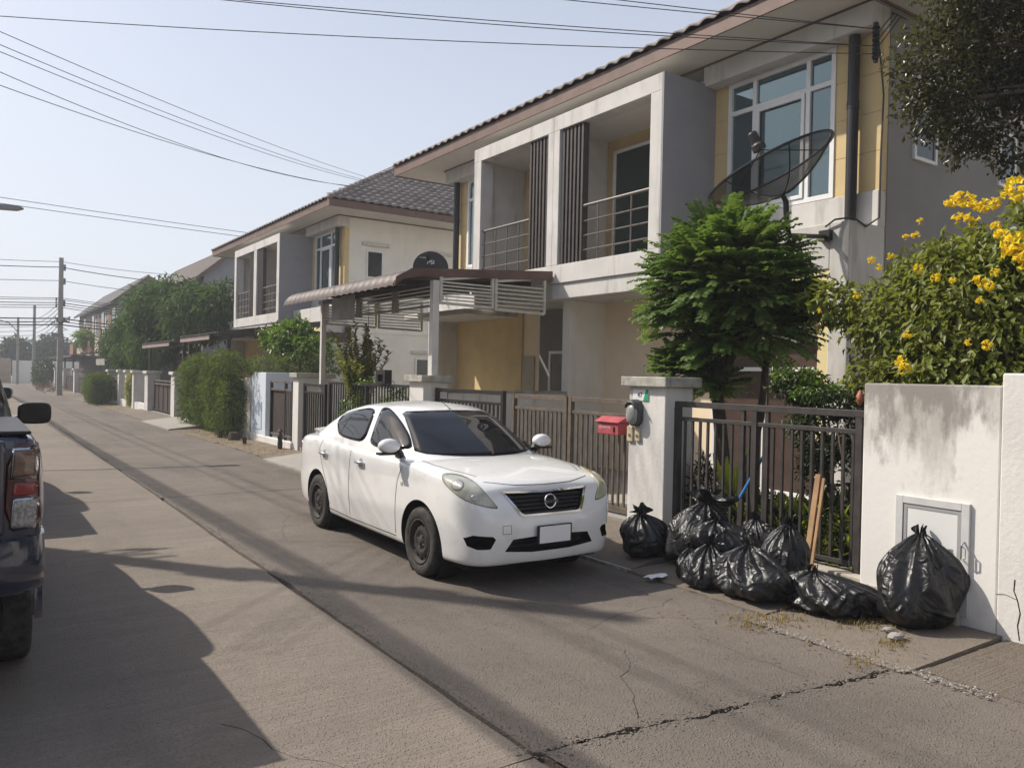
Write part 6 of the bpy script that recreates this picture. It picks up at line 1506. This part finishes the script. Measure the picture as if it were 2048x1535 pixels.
# sapling with upright shoots
T6 = thing('sapling', (6.5,14.9,.1), 'yellow-green sapling with upright leafy shoots behind the black fence', 'sapling'); r = np.random.default_rng(22); Ps=[];Ds=[];Ns=[]; sm = MB()
for k in range(46):
    an = r.uniform(0,6.28); b0 = np.array([6.5,14.95,1.2])+r.normal(size=3)*np.array([.08,.1,.2]); d = np.array([math.cos(an)*r.uniform(.1,.5), math.sin(an)*r.uniform(.15,.65), 1.]); d /= np.linalg.norm(d); L_ = r.uniform(.6,1.5)*(1.25-.75*np.hypot(d[0],d[1])); m_ = int(L_*24)
    t_ = np.linspace(.1,1,m_); pts = b0+d*L_*t_[:,None]; Ps.append(np.repeat(pts,2,0)); an2 = r.uniform(0,6.28,2*m_); Ds.append(np.stack([np.cos(an2),np.sin(an2),np.full(2*m_,.7)],1)); Ns.append(np.stack([-np.cos(an2),-np.sin(an2),np.full(2*m_,1.)],1)); sm.tube([Vector(b0),Vector(b0+d*L_)], [.008,.003], 4)
leaf_obj('crown', np.concatenate(Ps), np.concatenate(Ds), np.concatenate(Ns), r.uniform(.09,.15,sum(map(len,Ps))), .055, m_leaf6, T6); sm.tube([(6.5,14.95,.1),(6.5,14.95,1.3)], .02, 6); sm.build('stems', m_twig, T6)
plant('climber', (6.45,14.0,.2), 'thin green climber threaded through the black fence', 'climber', [((6.38,13.0,1.1),(.12,.7,.5)),((6.38,14.8,1.0),(.12,.8,.55)),((6.38,14.3,1.65),(.1,1.3,.1))], 1900, .075, .035, m_leaf8, 31)
# hedge
_h = random.Random(3)
HB = [((5.88+_h.uniform(-.12,.08),21.6+.36*i,_h.uniform(.5,1.7)),(_h.uniform(.28,.45),_h.uniform(.35,.6),_h.uniform(.4,.75))) for i in range(15)]+[((5.88,21.7+.7*i,.95),(.3,.6,.9)) for i in range(7)]+[((5.85+_h.uniform(-.15,.1),21.4+.55*i,1.95+_h.uniform(-.12,.18)),(.33,.42,.32)) for i in range(10)]+[((6.5,21.0,1.95),(.5,1.0,.28)),((7.2,20.3,2.05),(.6,.9,.28)),((7.7,19.6,2.1),(.5,.8,.35))]
plant('hedge', (5.9,24,.1), 'fine needled green hedge hanging over the peeling white wall', 'hedge', HB, 30000, .12, .024, m_leaf5, 41, droop=.35, shell=.6, out=.9)
plant('broad_bush', (7.4,20.8,.1), 'fresh green broad leaved bush behind the hedge top', 'bush', [((7.3,21.2,2.6),(.7,.9,.55)),((7.5,20.3,2.4),(.6,.7,.4)),((7.2,22.3,2.75),(.5,.6,.4)),((7.4,21.3,3.0),(.4,.5,.3))], 3600, .17, .07, m_leaf8, 42, [(7.4,20.8,.05),(7.4,20.9,2.2)], .04, clump=60)
# mango tree
plant('mango_tree', (8.4,41.0,.1), 'big dark green mango tree rising above the dark carport', 'tree', [((8.3,41.5,4.5),(2.4,3.0,1.9)),((7.6,46.0,3.7),(1.6,2.6,1.6)),((8.6,37.5,4.3),(1.8,2.2,1.5)),((7.0,48.5,3.0),(1.2,1.8,1.2)),((7.9,43.5,5.2),(1.5,2.0,1.1)),((7.2,44.5,2.6),(1.3,2.2,1.1)),((9.2,35.5,4.6),(1.3,1.3,1.2)),((7.3,41.0,2.8),(1.2,2.5,1.0))], 15000, .34, .10, m_leaf4, 51, [(8.4,41,.05),(8.4,41.2,2.6)], .18, droop=.9, shell=.5, clump=150)
# clipped square bush, far plants and trees
plant('clipped_bush', (5.5,44.8,.1), 'clipped boxy green bush at the road edge by white pillars', 'bush', [((5.45,43.4+.8*i,.75),(.55,.7,.75)) for i in range(4)]+[((5.45,43.2+.8*i,1.25),(.5,.6,.3)) for i in range(4)]+[((5.0,43.2,.8),(.3,.4,.7))], 9000, .15, .03, m_leaf5, 61, shell=.65, out=.9, droop=.2)
plant('balcony_palm', (8.2,76,3.2), 'light green potted palm on the far row house balcony', 'plant', [((8.2,76,4.3),(.7,1.4,.7))], 400, .6, .10, m_leaf8, 62, droop=.4)
plant('climbing_plant', (6.0,39.4,.1), 'yellow-green climber between thin white pillars', 'climber', [((6.15,39.4,.9),(.2,.6,.8))], 900, .16, .07, m_leaf6, 63)
for i, (x, y, rx, rz, lb) in enumerate(((-1.5,118,5.0,3.2,'dark round far tree above the tan wall'),(7.0,122,4.5,2.6,'far tree between the two distant poles'),(13,126,6,2.2,'low far tree line beside the far row house'),(-9,125,6,3.2,'far tree at the left end of the tan wall'))):
    r_ = random.Random(70+i); bl = [((x+r_.uniform(-.6,.6)*rx, y+r_.uniform(-1,1), 3.4+r_.uniform(-.4,.5)*rz), (rx*.5, rx*.5, rz*.6)) for k in range(6)]
    plant('far_tree', (x,y,0), lb, 'tree', bl, 3200, .62, .34, m_leaffar, 70+i, [(x,y,0),(x,y,2.6)], .25, clump=60)
plant('verge_bush', (5.6,83,.1), 'straggly bush on the verge between the far poles', 'bush', [((5.8,83,1.4),(.9,2.5,1.2)),((5.4,79,.8),(.7,2,.7))], 1800, .3, .1, m_leaffar, 78)
a = MB(); r = random.Random(5)
for k in range(60): p = V(r.gauss(5.0,.5), r.gauss(68,2.2), r.uniform(0,.15)); a.tube([p, p+V(r.uniform(-.6,.6), r.uniform(-1,1), r.uniform(.1,.8))], .025, 4)
tag(a.build('brush_pile', m_twig), 'brown heap of cut branches on the far verge', 'branches', kind='stuff')

# ---------------------------------------------------------------- thin dry-season haze
hb = MB(); hb.box(-60, 60, -40, 150, -1.2, 16.0); hz_o = hb.build('haze', [])
hm = bpy.data.materials.new('haze_air'); hm.use_nodes = True; hn = hm.node_tree.nodes; hn.remove(hn['Principled BSDF'])
pv = hn.new('ShaderNodeVolumePrincipled'); pv.inputs['Color'].default_value = (.86,.9,.97,1); pv.inputs['Density'].default_value = .0017; pv.inputs['Anisotropy'].default_value = .2
hm.node_tree.links.new(pv.outputs[0], hn['Material Output'].inputs['Volume']); hz_o.data.materials.append(hm)
tag(hz_o, 'thin pale haze filling the air above the street', 'haze', kind='stuff')
